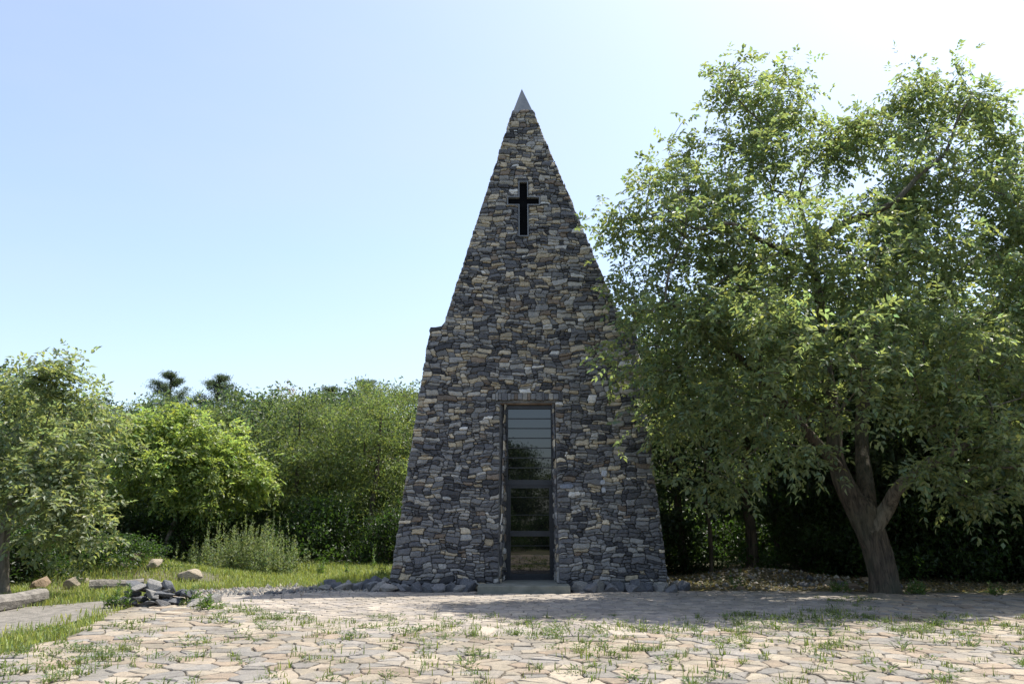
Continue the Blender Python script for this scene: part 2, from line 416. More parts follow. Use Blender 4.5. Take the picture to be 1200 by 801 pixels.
# left jamb: from front to back, facing +x ; right jamb from back to front, facing -x
def jamb_stones(front_x, back_x, sgn, seed):
    r = np.random.default_rng(seed)
    dy = (YD) - YF; z = 0.19
    if sgn > 0:
        O = np.array([front_x, YF, 0.0]); U = np.array([back_x - front_x, dy, 0.0]); ln = np.linalg.norm(U); U /= ln
        masonry(mb, O, U, np.array([0, 0, 1.0]), ln, ZT, lambda v: v * BAT * ln / dy * 1.0, lambda v: ln, thick=0.03, seed=seed, cs=(0.08, 0.06))
    else:
        O = np.array([back_x, YD, 0.0]); U = np.array([front_x - back_x, -dy, 0.0]); ln = np.linalg.norm(U); U /= ln
        masonry(mb, O, U, np.array([0, 0, 1.0]), ln, ZT, lambda v: 0, lambda v: ln - v * BAT * ln / dy, thick=0.03, seed=seed, cs=(0.08, 0.06))
jamb_stones(OXL, DX0, 1, 31); padd(mb.build('jamb_facing', M['stone'], chapel, usecol=True)); mb = MB(); jamb_stones(OXR, DX1, -1, 32)
padd(mb.build('jamb_facing', M['stone'], chapel, usecol=True))
# lintel: soldier course of upright stones over a concrete head
mb = MB(); x = OXL - 0.2
while x < OXR + 0.17:
    wd = random.uniform(0.05, 0.17); wd = min(wd, OXR + 0.2 - x); hh = 0.24 - random.uniform(0.0, 0.07)
    t = 0.17 + random.uniform(-0.03, 0.03)
    zc = ZT + 0.12; yc = YF + BAT * zc
    mb.box((x + wd / 2, yc + 0.0, zc + 0.02), (wd - 0.012, t, hh - 0.02), rot=Matrix.Rotation(-math.atan(BAT) , 3, 'X'), bev=0.014,
           col=tuple(PAL[random.choice([0, 1, 2, 2, 3, 7, 4])] * random.uniform(0.8, 1.2)))
    x += wd
padd(mb.build('lintel', M['stone'], chapel, usecol=True))
mb = MB(); zc = ZT - 0.012; mb.box(((OXL + OXR) / 2, (YF + BAT * ZT + YD) / 2 + 0.03, zc), (OXR - OXL - 0.01, YD - YF - BAT * ZT + 0.02, 0.05), bev=0.008)
padd(mb.build('lintel_slab', flat_noise('rusty_lintel', (0.10, 0.06, 0.035), (0.22, 0.15, 0.09), 5), chapel))
# cap
mb = MB(); hw = 0.06
zc = ZC - 0.02
def cpt(x, y, z): return (x, y, z)
a = [(Lx(zc) - hw, YLf(zc) - hw, zc), (Rx(zc) + hw, YLf(zc) - hw, zc), (Rx(zc) + hw, YLb(zc) + hw, zc), (Lx(zc) - hw, YLb(zc) + hw, zc)]
lower = [(p[0], p[1], p[2] - 0.05) for p in a]
mb.add(a + lower + [(XA, YA, ZA + 0.08)], [(0, 1, 8), (1, 2, 8), (2, 3, 8), (3, 0, 8), (4, 5, 1, 0), (5, 6, 2, 1), (6, 7, 3, 2), (7, 4, 0, 3), (7, 6, 5, 4)])
padd(mb.build('spire_cap', M['cap'], chapel))
# cross
mb = MB(); dk = MB()
Rt = Matrix.Rotation(-math.atan(BAT), 3, 'X')
def wallbox(buf, x0, x1, z0, z1, d0, d1, bev=0):
    # box in the wall plane: d = distance proud of the backing
    c = ORG + Udir * (u_((x0 + x1) / 2)) + Vdir * v_((z0 + z1) / 2); n = np.cross(Udir, Vdir)
    c = c + n * (d0 + d1) / 2
    buf.box(c, (x1 - x0, d1 - d0, (z1 - z0) * sl_len), rot=Rt, bev=bev)
d0, d1 = 0.0, 0.105
r_ = rw / 1.0
wallbox(mb, cxl - r_, cxl, azt, czt + r_, d0, d1); wallbox(mb, cxr, cxr + r_, azt, czt + r_, d0, d1); wallbox(mb, cxl, cxr, czt, czt + r_, d0, d1 - .002)
wallbox(mb, cxl - r_, cxl, czb - r_, azb, d0, d1); wallbox(mb, cxr, cxr + r_, czb - r_, azb, d0, d1); wallbox(mb, cxl, cxr, czb - r_, czb, d0, d1 - .002)
wallbox(mb, axl - r_, axl, azb - r_, azt + r_, d0, d1); wallbox(mb, axr, axr + r_, azb - r_, azt + r_, d0, d1)
wallbox(mb, axl, cxl - r_, azt, azt + r_, d0, d1 - .002); wallbox(mb, axl, cxl - r_, azb - r_, azb, d0, d1 - .002)
wallbox(mb, cxr + r_, axr, azt, azt + r_, d0, d1 - .002); wallbox(mb, cxr + r_, axr, azb - r_, azb, d0, d1 - .002)
crs = empty('cross'); crs.parent = chapel
padd(mb.build('rim', M['rim'], crs))
wallbox(dk, cxl, cxr, czb, czt, 0.0, 0.02); wallbox(dk, axl, cxl, azb, azt, 0.0, 0.02); wallbox(dk, cxr, axr, azb, azt, 0.0, 0.02)
padd(dk.build('panel', M['void'], crs))
# door and window: bars, panes
SZ = 0.19
def dz(y): return at(620, y, YD)[2]
zb, z1, z2, z3, z4, zt = SZ, dz(626.5), dz(623), dz(568.5), dz(562), ZT - 0.04
fr = MB(); fw = 0.07
fr.box((DX0 + fw / 2, YD, (zb + zt) / 2), (fw, 0.12, zt - zb), bev=0.006); fr.box((DX1 - fw / 2, YD, (zb + zt) / 2), (fw, 0.12, zt - zb), bev=0.006)
fr.box(((DX0 + DX1) / 2, YD, zt - fw / 2 - 0.01), (DX1 - DX0 - 2 * fw, 0.118, fw + 0.02)); fr.box(((DX0 + DX1) / 2, YD, (z3 + z4) / 2), (DX1 - DX0 - 2 * fw, 0.118, z4 - z3))
fr.box(((DX0 + DX1) / 2, YD, zb + 0.02), (DX1 - DX0 - 2 * fw, 0.118, 0.04))
padd(fr.build('door_frame', M['steel'], chapel))
gx0, gx1 = DX0 + fw, DX1 - fw; gw = gx1 - gx0; gc = (gx0 + gx1) / 2
win = empty('window'); win.parent = chapel
g = MB(); g.box((gc, YD + 0.012, (z4 + zt - 0.09) / 2), (gw, 0.012, zt - 0.09 - z4)); padd(g.build('pane', M['glass'], win))
step_z = (dz(479) - dz(490.3))
z = dz(490.3)
while z > z4 + 0.1:
    g = MB(); g.box((gc, YD - 0.008, z), (gw - 0.002, 0.026, 0.022)); padd(g.build('bar', M['steel'], win)); z -= step_z
door = empty('door'); door.parent = chapel
st = 0.06; g = MB(); zd0, zd1 = zb + 0.045, z3 - 0.006
g.box((gx0 + st / 2 + 0.004, YD, (zd0 + zd1) / 2), (st, 0.08, zd1 - zd0), bev=0.004); g.box((gx1 - st / 2 - 0.004, YD, (zd0 + zd1) / 2), (st, 0.08, zd1 - zd0), bev=0.004)
for zz, hh in ((zd0 + 0.045, 0.09), ((z1 + z2) / 2, 0.13), (zd1 - 0.03, 0.06)):
    g.box((gc, YD, zz), (gw - 2 * st - 0.01, 0.078, hh))
padd(g.build('leaf_frame', M['steel'], door))
zm = (z1 + z2) / 2
for a, b in ((zd0 + 0.09, zm - 0.065), (zm + 0.065, zd1 - 0.06)):
    g = MB(); g.box((gc, YD + 0.012, (a + b) / 2), (gw - 2 * st - 0.012, 0.012, b - a)); padd(g.build('pane', M['glass'], door))
    z = b - 0.22
    while z > a + 0.1:
        g = MB(); g.box((gc, YD - 0.006, z), (gw - 2 * st - 0.014, 0.02, 0.012)); padd(g.build('bar', M['steel'], door)); z -= 0.42
g = MB(); g.tube([(gx0 + 0.04, YD - 0.085, 1.12), (gx0 + 0.04, YD - 0.085, 1.42)], [0.011, 0.011], 8)
g.tube([(gx0 + 0.04, YD - 0.085, 1.16), (gx0 + 0.04, YD - 0.03, 1.16)], [0.008, 0.008], 8); g.tube([(gx0 + 0.04, YD - 0.085, 1.38), (gx0 + 0.04, YD - 0.03, 1.38)], [0.008, 0.008], 8)
padd(g.build('handle', M['steel'], door))
# doorstep
sx0, sx1 = gnd(559.5, 696.5)[0], gnd(668.5, 696.5)[0]; sy0 = gnd(600, 696.5)[1]
g = MB(); g.box(((sx0 + sx1) / 2, (sy0 + YF - 0.12) / 2, SZ / 2 - 0.05), (sx1 - sx0, YF - 0.12 - sy0, SZ + 0.1), bev=0.012)
g.box(((OXL + OXR) / 2, (YF - 0.12 + YD + 0.1) / 2, SZ / 2 - 0.05), (OXR - OXL - 0.09, YD + 0.1 - YF + 0.12, SZ + 0.097))
padd(g.build('doorstep', M['concrete'], chapel))
# pale limewash smear on the facing, right of the door
mb = MB(); p = onfront(707, 563)
for k, (px, py, a, b) in enumerate(((707.5, 556, 0.14, 0.17), (706, 566, 0.12, 0.13), (707, 575, 0.1, 0.14), (664, 571, 0.34, 0.12))):
    q = onfront(px, py); n = np.cross(Udir, Vdir)
    nn = 10; ring = []
    for z_, s_ in ((0.06, 1.0), (0.118, 0.95), (0.13, 0.7)):
        for i in range(nn):
            an = 2 * PI * i / nn; rr = s_ * (0.85 + 0.25 * random.random())
            sup = lambda v: math.copysign(abs(v) ** 0.6, v)
            ring.append(q + Udir * sup(math.cos(an)) * a / 2 * rr + Vdir * sup(math.sin(an)) * b / 2 * rr + n * z_)
    Fs = [(r0 * nn + i, r0 * nn + (i + 1) % nn, (r0 + 1) * nn + (i + 1) % nn, (r0 + 1) * nn + i) for r0 in range(2) for i in range(nn)] + [tuple(2 * nn + i for i in range(nn))]
    mb.add(ring, Fs, (0.42, 0.43, 0.45) if k < 3 else (0.22, 0.24, 0.28))
    padd(mb.build('pale_stone', M['stone'], chapel, usecol=True)); mb = MB()

# ------------------------------------------------------------------ trees
def unit(v): return v / (np.linalg.norm(v, axis=-1, keepdims=True) + 1e-9)
def leaves_mesh(name, P, D, Nn, Ln, Wd, col, parent, mat=None, fold=0.18):
    n = len(P); D = unit(D); S = unit(np.cross(D, Nn)); Nn = np.cross(S, D)
    Ln = np.broadcast_to(Ln, (n,))[:, None]; Wd = np.broadcast_to(Wd, (n,))[:, None]
    V_ = np.empty((n, 4, 3), np.float32)
    V_[:, 0] = P; V_[:, 2] = P + D * Ln - Nn * Ln * 0.08
    mid = P + D * Ln * 0.45
    V_[:, 1] = mid + S * Wd * 0.5 + Nn * Wd * fold; V_[:, 3] = mid - S * Wd * 0.5 + Nn * Wd * fold
    i = (np.arange(n) * 4)[:, None]
    Fc = np.concatenate([i, i + 1, i + 2, i, i + 2, i + 3], 1).ravel()
    cc = np.repeat(col[:, None, :], 4, 1).reshape(-1, 3)
    return mesh_np(name, V_.reshape(-1, 3), Fc, np.full(2 * n, 3), mat or M['leaf'], parent, col=cc)
def grow(limbs, tips, r, bf=0.35, seg=0.45, jit=0.06):
    """limbs: list of (polyline, radii, parent_limb, parent_index). returns nodes, parent, radius, tip ids"""
    Np, par, pl, fixed = [], [], [], []
    start = []
    for pts, rad, pi, pj in limbs:
        start.append(len(Np))
        for k, p in enumerate(pts):
            if k == 0 and pi is not None:
                pr = start[pi] + pj
            else: pr = len(Np) - 1 if k > 0 else -1
            p = np.array(p, float)
            Np.append(p); par.append(pr); fixed.append(rad[k])
            pl.append(0 if pr < 0 else pl[pr] + np.linalg.norm(p - Np[pr]))
    n0 = len(Np)
    cap = len(Np) + len(tips) * 14 + 10
    A = np.zeros((cap, 3)); A[:n0] = Np; PLn = np.zeros(cap); PLn[:n0] = pl; cnt = n0
    allowed = np.ones(cap, bool)
    # nodes low on the trunk are not allowed to sprout
    base_len = limbs[0][0]
    allowed[:max(1, len(base_len) - 2)] = False
    dmin = np.min(np.linalg.norm(tips[:, None] - A[None, :n0], axis=2), 1)
    order = np.argsort(dmin); tipid = []
    for ti in order:
        t = tips[ti]
        d = np.linalg.norm(A[:cnt] - t, axis=1)
        cost = d + bf * PLn[:cnt]; cost[~allowed[:cnt]] += 1e3
        # discourage branches that run downwards steeply
        cost = cost + np.maximum(0, A[:cnt, 2] - t[2]) * 0.5
        j = int(np.argmin(cost)); a = A[j]
        k = max(1, int(d[j] / seg)); prev = j
        for q in range(1, k + 1):
            f = q / k; pt = a + (t - a) * f
            if q < k: pt = pt + r.normal(0, jit * min(1, d[j]), 3) + np.array([0, 0, 0.10 * d[j] * math.sin(PI * f)])
            if cnt >= cap: break
            A[cnt] = pt; PLn[cnt] = PLn[prev] + np.linalg.norm(pt - A[prev]); par.append(prev); fixed.append(0); prev = cnt; cnt += 1
        tipid.append(prev)
    A = A[:cnt]; par = np.array(par); e = 2.35
    acc = np.zeros(cnt)
    haschild = np.zeros(cnt, bool)
    for i in range(cnt - 1, 0, -1):
        if not haschild[i]: acc[i] += 0.0075 ** e
        if par[i] >= 0: acc[par[i]] += acc[i]; haschild[par[i]] = True
    rad = acc ** (1 / e)
    fx = np.array(fixed); rad = np.where(fx > 0, fx, np.minimum(rad, 0.16))
    return A, par, rad, np.array(tipid)
def branch_mesh(name, A, par, rad, parent, mat, rmin=0.0, n=6, skip=0):
    rad = np.array(rad, float); rad[:skip] *= 0.6
    ids = [i for i in range(0, len(A)) if par[i] >= 0 and rad[i] >= rmin]
    if not ids: return None
    ids = np.array(ids); a = A[par[ids]]; b = A[ids]; d = unit(b - a)
    up = np.where(abs(d[:, 2:3]) > 0.9, np.array([[1., 0, 0]]), np.array([[0, 0, 1.]]))
    x = unit(np.cross(d, up)); y = np.cross(d, x)
    rb = rad[ids]; ra = np.minimum(rad[par[ids]], rb * 1.35)
    an = np.arange(n) * 2 * PI / n; cs_, sn = np.cos(an), np.sin(an)
    ring = x[:, None] * cs_[None, :, None] + y[:, None] * sn[None, :, None]
    V_ = np.concatenate([a[:, None] - d[:, None] * rb[:, None, None] * 0.4 + ring * ra[:, None, None], b[:, None] + ring * rb[:, None, None]], 1)
    base = (np.arange(len(ids)) * 2 * n)[:, None]; k = np.arange(n)[None]; k2 = (k + 1) % n
    Fc = np.stack([base + k, base + k2, base + n + k2, base + n + k], 2).ravel()
    return mesh_np(name, V_.reshape(-1, 3), Fc, np.full(len(ids) * n, 4), mat, parent, smooth=True)
def trunk_mesh(name, pts, rad, parent, mat, n=18, flare=1.35, ridge=0.07, cap=False):
    # resample smooth
    pts = [Vector(p) for p in pts]; P = []; R_ = []
    for i in range(len(pts) - 1):
        p0 = pts[max(i - 1, 0)]; p1 = pts[i]; p2 = pts[i + 1]; p3 = pts[min(i + 2, len(pts) - 1)]
        for q in range(5):
            t = q / 5
            P.append(0.5 * ((2 * p1) + (p2 - p0) * t + (2 * p0 - 5 * p1 + 4 * p2 - p3) * t * t + (3 * p1 - p0 - 3 * p2 + p3) * t ** 3)); R_.append(rad[i] + (rad[i + 1] - rad[i]) * t)
    P.append(pts[-1]); R_.append(rad[-1])
    L_ = len(P)
    mb = MB()
    def rr(i, k):
        f = flare if i == 0 else (1 + (flare - 1) * math.exp(-i * 0.7))
        return R_[i] * f * (1 + ridge * math.sin(k * 2.6 + i * 0.35) + ridge * 0.8 * math.sin(k * 5.1 - i * 0.6) + random.uniform(-0.02, 0.02))
    mb.tube(P, rr, n, cap)
    return mb.build(name, mat, parent, smooth=True)

def lobe_tips(lobes, dens, r, shell=0.55):
    out = []
    for (c, R_) in lobes:
        R_ = np.array(R_) if hasattr(R_, '__len__') else np.array([R_] * 3)
        vol = 4.19 * R_[0] * R_[1] * R_[2]; n = max(4, int(dens * vol ** 0.8))
        d = unit(r.normal(size=(n, 3))); rad = (shell ** 3 + (1 - shell ** 3) * r.random(n)) ** (1 / 3)
        out.append(np.array(c) + d * R_ * rad[:, None])
    T = np.concatenate(out)
    f = np.sin(T[:, 0] * 2.9 + 1) * np.sin(T[:, 1] * 2.6) + np.sin(T[:, 2] * 3.3 + T[:, 0] * 1.3) * 0.8
    return T[f > -0.55 + r.normal(0, .15, len(T))]
def leafcols(n, base, r, var=0.22, clump=None):
    f = np.exp(r.normal(0, var, n))[:, None]
    h = r.normal(0, 0.1, n)[:, None]
    c = np.array(base)[None] * f * np.concatenate([1 + h * 1.2, 1 + h * 0.3, 1 - h], 1)
    if clump is not None: c = c * clump[:, None]
    return np.clip(c, 0.003, 0.6)
def walnut_leaves(name, A, par, tips, r, parent, per, base, size=0.12, reach=0.3):
    """compound leaves: drooping rachis carrying leaflets"""
    src = np.concatenate([tips, par[tips]]); src = src[src >= 0]
    n = len(src) * per
    s = np.repeat(src, per); P0 = A[s] + r.normal(0, reach, (n, 3)) * np.array([1, 1, 0.8])
    out = unit(A[s] - A[par[s]] + 1e-6)
    d = unit(out * 0.4 + r.normal(0, 0.8, (n, 3)) + np.array([0, 0, -0.15])); up = unit(np.array([0, 0, 1.0]) + r.normal(0, 0.35, (n, 3)))
    side_ = unit(np.cross(d, up)); Lr = r.uniform(0.22, 0.4, n) * size / 0.12
    cl = np.exp(r.normal(0, 0.15, len(src))); cl = np.repeat(cl, per)
    P, D, NN, LL, WW, CC = [], [], [], [], [], []
    spec = [(0.3, 1), (0.3, -1), (0.6, 1), (0.6, -1), (0.88, 1), (0.88, -1), (1.0, 0)]
    for t, sg in spec:
        pos = P0 + d * (Lr * t)[:, None] + np.array([0, 0, -1]) * (Lr * t * t * 0.3)[:, None]
        dd = (d * 0.55 + side_ * 0.85 * sg) if sg else d.copy()
        dd = unit(dd + np.array([0, 0, -0.25]) + r.normal(0, 0.18, (n, 3)))
        P.append(pos); D.append(dd); NN.append(up + r.normal(0, 0.3, (n, 3)))
        k = 0.75 + 0.35 * t
        LL.append(size * k * r.uniform(0.8, 1.2, n)); WW.append(size * 0.56 * k * r.uniform(0.85, 1.15, n)); CC.append(leafcols(n, base, r, 0.12, cl))
    return leaves_mesh(name, np.concatenate(P), np.concatenate(D), np.concatenate(NN), np.concatenate(LL), np.concatenate(WW), np.concatenate(CC), parent)
def simple_leaves(name, A, par, tips, r, parent, per, base, size, ratio=0.5, reach=0.35, flat=0.5, extra_up=0.6, var=0.16):
    src = tips; n = len(src) * per; s = np.repeat(src, per)
    P0 = A[s] + r.normal(0, reach, (n, 3)) * np.array([1, 1, flat])
    D = unit(r.normal(0, 1, (n, 3)) + np.array([0, 0, -0.2])); NN = unit(np.array([0, 0, extra_up]) + r.normal(0, 0.5, (n, 3)))
    cl = np.repeat(np.exp(r.normal(0, 0.16, len(src))), per)
    return leaves_mesh(name, P0, D, NN, size * r.uniform(0.7, 1.3, n), size * ratio * r.uniform(0.8, 1.2, n), leafcols(n, base, r, var, cl), parent)

# --- big walnut, right
r = np.random.default_rng(3)
def at_(x, y, Y): return tuple(at(x, y, Y))
T0 = gnd(1037, 694); YT = T0[1]
wal = empty('walnut_tree', T0); OW = T0.copy()
tag(wal, 'large spreading walnut tree with thick leaning forked trunk right of the chapel', 'tree')
def rel(p, o): return tuple(np.array(p) - o)
def wpt(x, y, dY=0.0): return rel(at(x, y, YT + dY), OW)
trunk = [(0, 0, -0.15), wpt(1034, 670), wpt(1026, 640, 0.05), wpt(1014, 605, 0.1)]
trad = [0.34, 0.30, 0.30, 0.34]
limbL = [wpt(1013, 610, 0.1), wpt(990, 568, 0.2), wpt(980, 535, 0.3), wpt(976, 490, 0.5), wpt(968, 430, 0.8), wpt(962, 370, 0.9), wpt(952, 300, 0.8), wpt(935, 230, 0.7)]
lradL = [0.31, 0.22, 0.18, 0.18, 0.145, 0.12, 0.09, 0.03]
limbC = [wpt(1017, 612, 0.15), wpt(1014, 565, 0.4), wpt(1010, 525, 0.9), wpt(1012, 470, 1.4), wpt(1024, 400, 1.8), wpt(1044, 320, 2.0), wpt(1072, 230, 2.0)]
lradC = [0.24, 0.19, 0.16, 0.14, 0.12, 0.09, 0.03]
limbR = [wpt(1020, 622, 0.0), wpt(1040, 594, -0.2), wpt(1052, 572, -0.6), wpt(1078, 552, -1.0), wpt(1115, 530, -1.4), wpt(1160, 505, -1.6)]
lradR = [0.24, 0.165, 0.14, 0.11, 0.08, 0.02]
limbU = [wpt(952, 296, 0.7), wpt(975, 270, -0.4), wpt(1008, 254, -1.0), wpt(1046, 238, -1.3), wpt(1078, 205, -1.2), wpt(1108, 178, -0.9), wpt(1122, 140, -0.5), wpt(1140, 110, -0.2)]
lradU = [0.10, 0.09, 0.08, 0.066, 0.052, 0.038, 0.024, 0.012]
limbW = [wpt(985, 550, 0.2), wpt(940, 500, -0.6), wpt(890, 440, -1.2), wpt(830, 390, -1.6), wpt(780, 350, -1.8)]
lradW = [0.13, 0.11, 0.09, 0.07, 0.02]
for nm, pts, rd in (('trunk', trunk + [wpt(1009, 594, 0.12), wpt(1003, 584, .15)], trad + [0.31, 0.18]),):
    trunk_mesh(nm, pts, rd, wal, M['bark'], n=34, ridge=0.055, flare=1.22, cap=True)
for pts, rd in ((limbL, lradL), (limbC, lradC), (limbR, lradR), (limbU, lradU), (limbW, lradW)):
    trunk_mesh('limb', pts, rd, wal, M['bark'] if rd is not lradR else M['bark_grey'], n=14, flare=1.0, ridge=0.06, cap=True)
PX = 900.0
def lobe(x, y, rpx, dY, k=1.0):
    Y = YT + dY; c = wpt(x, y, dY); R_ = rpx / PX * Y * k
    return (c, (R_, R_ * 1.1, R_ * 0.92))
LOB = [lobe(865, 108, 36, 0.5), lobe(925, 108, 30, 1.2), lobe(800, 175, 38, 0.2), lobe(880, 185, 56, 0.4), lobe(960, 195, 45, 1.5),
       lobe(1040, 150, 50, 1.2), lobe(1105, 115, 44, 0.5), lobe(1130, 82, 20, 0.3), lobe(1085, 205, 60, -0.4), lobe(1165, 210, 40, 0.3),
       lobe(745, 262, 42, -0.3), lobe(820, 275, 66, -1.2), lobe(905, 285, 70, -1.6), lobe(1000, 295, 75, -1.5), lobe(1095, 310, 75, -1.0),
       lobe(1180, 300, 50, 0.2), lobe(735, 335, 34, -0.8), lobe(790, 375, 60, -1.6), lobe(880, 390, 75, -2.4), lobe(980, 400, 70, -2.6),
       lobe(1080, 410, 75, -2.2), lobe(1170, 420, 65, -1.2), lobe(730, 430, 26, -0.6), lobe(800, 465, 55, -1.2), lobe(870, 490, 55, -2.2),
       lobe(1130, 500, 55, -2.0), lobe(1195, 520, 50, -1.0), lobe(935, 540, 32, -2.2), lobe(1100, 535, 30, -2.4), lobe(860, 555, 34, -1), lobe(915, 572, 24, -1.6), lobe(1150, 570, 34, -1.8), lobe(1010, 470, 30, -2.6), lobe(820, 545, 34, -0.6), lobe(775, 500, 30, 0.2),
       lobe(870, 340, 60, 1.8), lobe(1060, 340, 60, 2.4), lobe(900, 440, 75, 1.8), lobe(1100, 440, 75, 2.2), lobe(960, 130, 34, 1.4), lobe(862, 78, 20, .5), lobe(928, 82, 16, 1.0), lobe(1140, 72, 16, .3), lobe(1075, 95, 26, .6), lobe(1150, 130, 24, .2), lobe(1185, 215, 34, -.5),  lobe(1000, 170, 45, 0.8), lobe(1145, 150, 40, 0.5), lobe(1190, 185, 34, 0.8), lobe(770, 215, 36, -.2), lobe(840, 225, 45, -.6), lobe(1060, 250, 50, 0.4), lobe(1200, 250, 45, -0.4), lobe(900, 140, 40, 0.8), lobe(715, 300, 30, -.6), lobe(1240, 360, 70, 0.5), lobe(1260, 470, 60, 0.0),
       lobe(1235, 240, 48, 0.6), lobe(1160, 560, 40, -1.4)]
tips = lobe_tips(LOB, 11, r, 0.3)
limbX = [wpt(955, 320, .8), wpt(930, 300, -.8), wpt(895, 283, -1.8), wpt(856, 262, -2.0), wpt(815, 268, -1.7), wpt(775, 240, -1.0)]; lradX = [.09, .075, .058, .04, .026, .012]
trunk_mesh('limb', limbX, lradX, wal, M['bark'], n=14, flare=1.0, ridge=0.06, cap=True)
limbs = [(trunk, trad, None, None), (limbL, lradL, 0, 3), (limbC, lradC, 0, 3), (limbR, lradR, 0, 3), (limbU, lradU, 1, 6), (limbW, lradW, 1, 1), (limbX, lradX, 1, 6)]
A, par, rad, tid = grow(limbs, tips, r, 0.25)
skip = sum(len(l[0]) for l in limbs)
branch_mesh('branches', A, par, rad, wal, M['bark_grey'], 0.0, 5, skip=skip)
print('walnut tips', len(tips), len(A))
walnut_leaves('crown', A, par, tid, r, wal, 5, (0.172, 0.208, 0.112), 0.142, 0.23)

def make_tree(name, loc, label, h, cw, kind, seed, group=None, lean=0.0, base=None, tr=0.13, leaf=0.15, per=26, ntip=420, parts=True, cb=0.22, trunk_pts=None, lobes=None, bark='bark', dens=None, ratio=0.5, rmin=0.012, flat=0.5, reach=0.35):
    r = np.random.default_rng(seed)
    t = empty(name, loc); tag(t, label, 'tree', group)
    if trunk_pts is None:
        trunk_pts = [(0, 0, -0.1), (lean * .2, 0.05, h * 0.15), (lean * .5, -0.05, h * 0.32), (lean * .8, 0.08, h * 0.55), (lean, 0, h * 0.8)]
        trads = [tr * 1.1, tr * 0.9, tr * 0.75, tr * 0.5, tr * 0.25]
    else: trads = [tr * (1 - 0.8 * k / (len(trunk_pts) - 1)) for k in range(len(trunk_pts))]
    if lobes is None:
        lobes = []
        nl = 30
        for k in range(nl):
            zf = cb + (0.97 - cb) * (k + 0.5) / nl
            prof = math.sin(PI * min(1, (zf - cb) / (1.08 - cb)) ** 0.75) ** 0.6
            an = k * 2.4 + r.uniform(-0.4, 0.4); rr = cw * 0.5 * prof * r.uniform(0.25, 0.9)
            R_ = cw * 0.155 * r.uniform(0.75, 1.25) * (0.55 + 0.45 * prof)
            lobes.append(((lean * zf + rr * math.cos(an), rr * math.sin(an), h * zf), (R_, R_, R_ * 0.8)))
    tips = lobe_tips(lobes, dens or 9, r, 0.5)
    if len(tips) > ntip: tips = tips[r.permutation(len(tips))[:ntip]]
    A, par, rad, tid = grow([(trunk_pts, trads, None, None)], tips, r, 0.3, seg=0.6)
    trunk_mesh('trunk', trunk_pts, trads, t, M[bark], n=10)
    branch_mesh('branches', A, par, np.minimum(rad, tr * 0.7), t, M[bark], rmin, 4, skip=len(trunk_pts))
    if kind == 'walnut': walnut_leaves('crown', A, par, tid, r, t, per, base, leaf, reach)
    else: simple_leaves('crown', A, par, tid, r, t, per, base, leaf, ratio, reach, flat)
    return t
def copy_tree(o, loc, rz, sc, label, group=None):
    c = o.copy(); C.objects.link(c); c.location = tuple(loc); c.rotation_euler = (0, 0, rz)
    c.scale = sc if hasattr(sc, '__len__') else (sc, sc, sc); c['label'] = label
    if group: c['group'] = group
    for ch in list(o.children):
        d = ch.copy(); C.objects.link(d); d.parent = c
    return c

# --- young tree, left of centre
b0 = gnd(186, 664); 
def rp(x, y, dY=0): return rel(at(x, y, b0[1] + dY), b0)
young = make_tree('young_walnut_tree', b0, 'young light green walnut tree with thin leaning trunk behind the stone pile', 5, 5, 'walnut', 51, base=(0.20, 0.25, 0.09), tr=0.11, leaf=0.16, per=9, ntip=420,
    trunk_pts=[(0, 0, -0.05), rp(193, 640), rp(203, 615), rp(214, 580, .2), rp(222, 540, .3), rp(224, 505, .3)],
    lobes=[(rp(x, y, d), (q / 40, q / 38, q / 46)) for x, y, q, d in ((215, 500, 36, 0), (190, 497, 30, -.5), (175, 510, 24, .2), (235, 492, 16, .2), (160, 505, 18, 0), (308, 562, 16, 0), (295, 535, 18, .2), (245, 520, 38, -.4), (280, 545, 36, 0), (165, 540, 38, -.6), (205, 555, 44, -1.0), (250, 575, 34, -.6), (292, 572, 22, .3), (140, 570, 26, -.3), (270, 510, 25, .8), (210, 480, 18, .2), (220, 540, 50, 1.5), (300, 560, 20, 0))],
    dens=9, bark='bark_grey', reach=0.24)
# --- far-left walnut
b1 = gnd(2, 697)
def rq(x, y, dY=0): return rel(at(x, y, b1[1] + dY), b1)
leftw = make_tree('walnut_tree', b1, 'greyish green walnut tree at the left edge behind the fallen beam', 6, 6, 'walnut', 52, base=(0.18, 0.21, 0.12), tr=0.17, leaf=0.13, per=10, ntip=900,
    trunk_pts=[(0, 0, -0.05), rq(2, 660), rq(5, 625), rq(14, 590, .1), rq(30, 560, .2), rq(48, 520, .4)],
    lobes=[(rq(x, y, d), (q / 58, q / 58, q / 62)) for x, y, q, d in ((60, 452, 24, .3), (25, 472, 26, .8), (98, 488, 28, .3), (10, 512, 36, 0), (60, 525, 40, -.5), (100, 552, 34, -.2), (20, 570, 38, -.6), (75, 588, 36, -1.), (122, 510, 20, .6), (-30, 490, 40, .4), (-40, 570, 45, 0), (112, 612, 22, -.2), (40, 625, 26, -.4), (72, 432, 12, .3), (-10, 452, 20, .6), (108, 462, 14, .8), (50, 510, 40, 1.5), (128, 478, 14, .8), (85, 450, 14, .2), (40, 440, 12, .2))],
    dens=15, bark='bark_grey', reach=0.25)

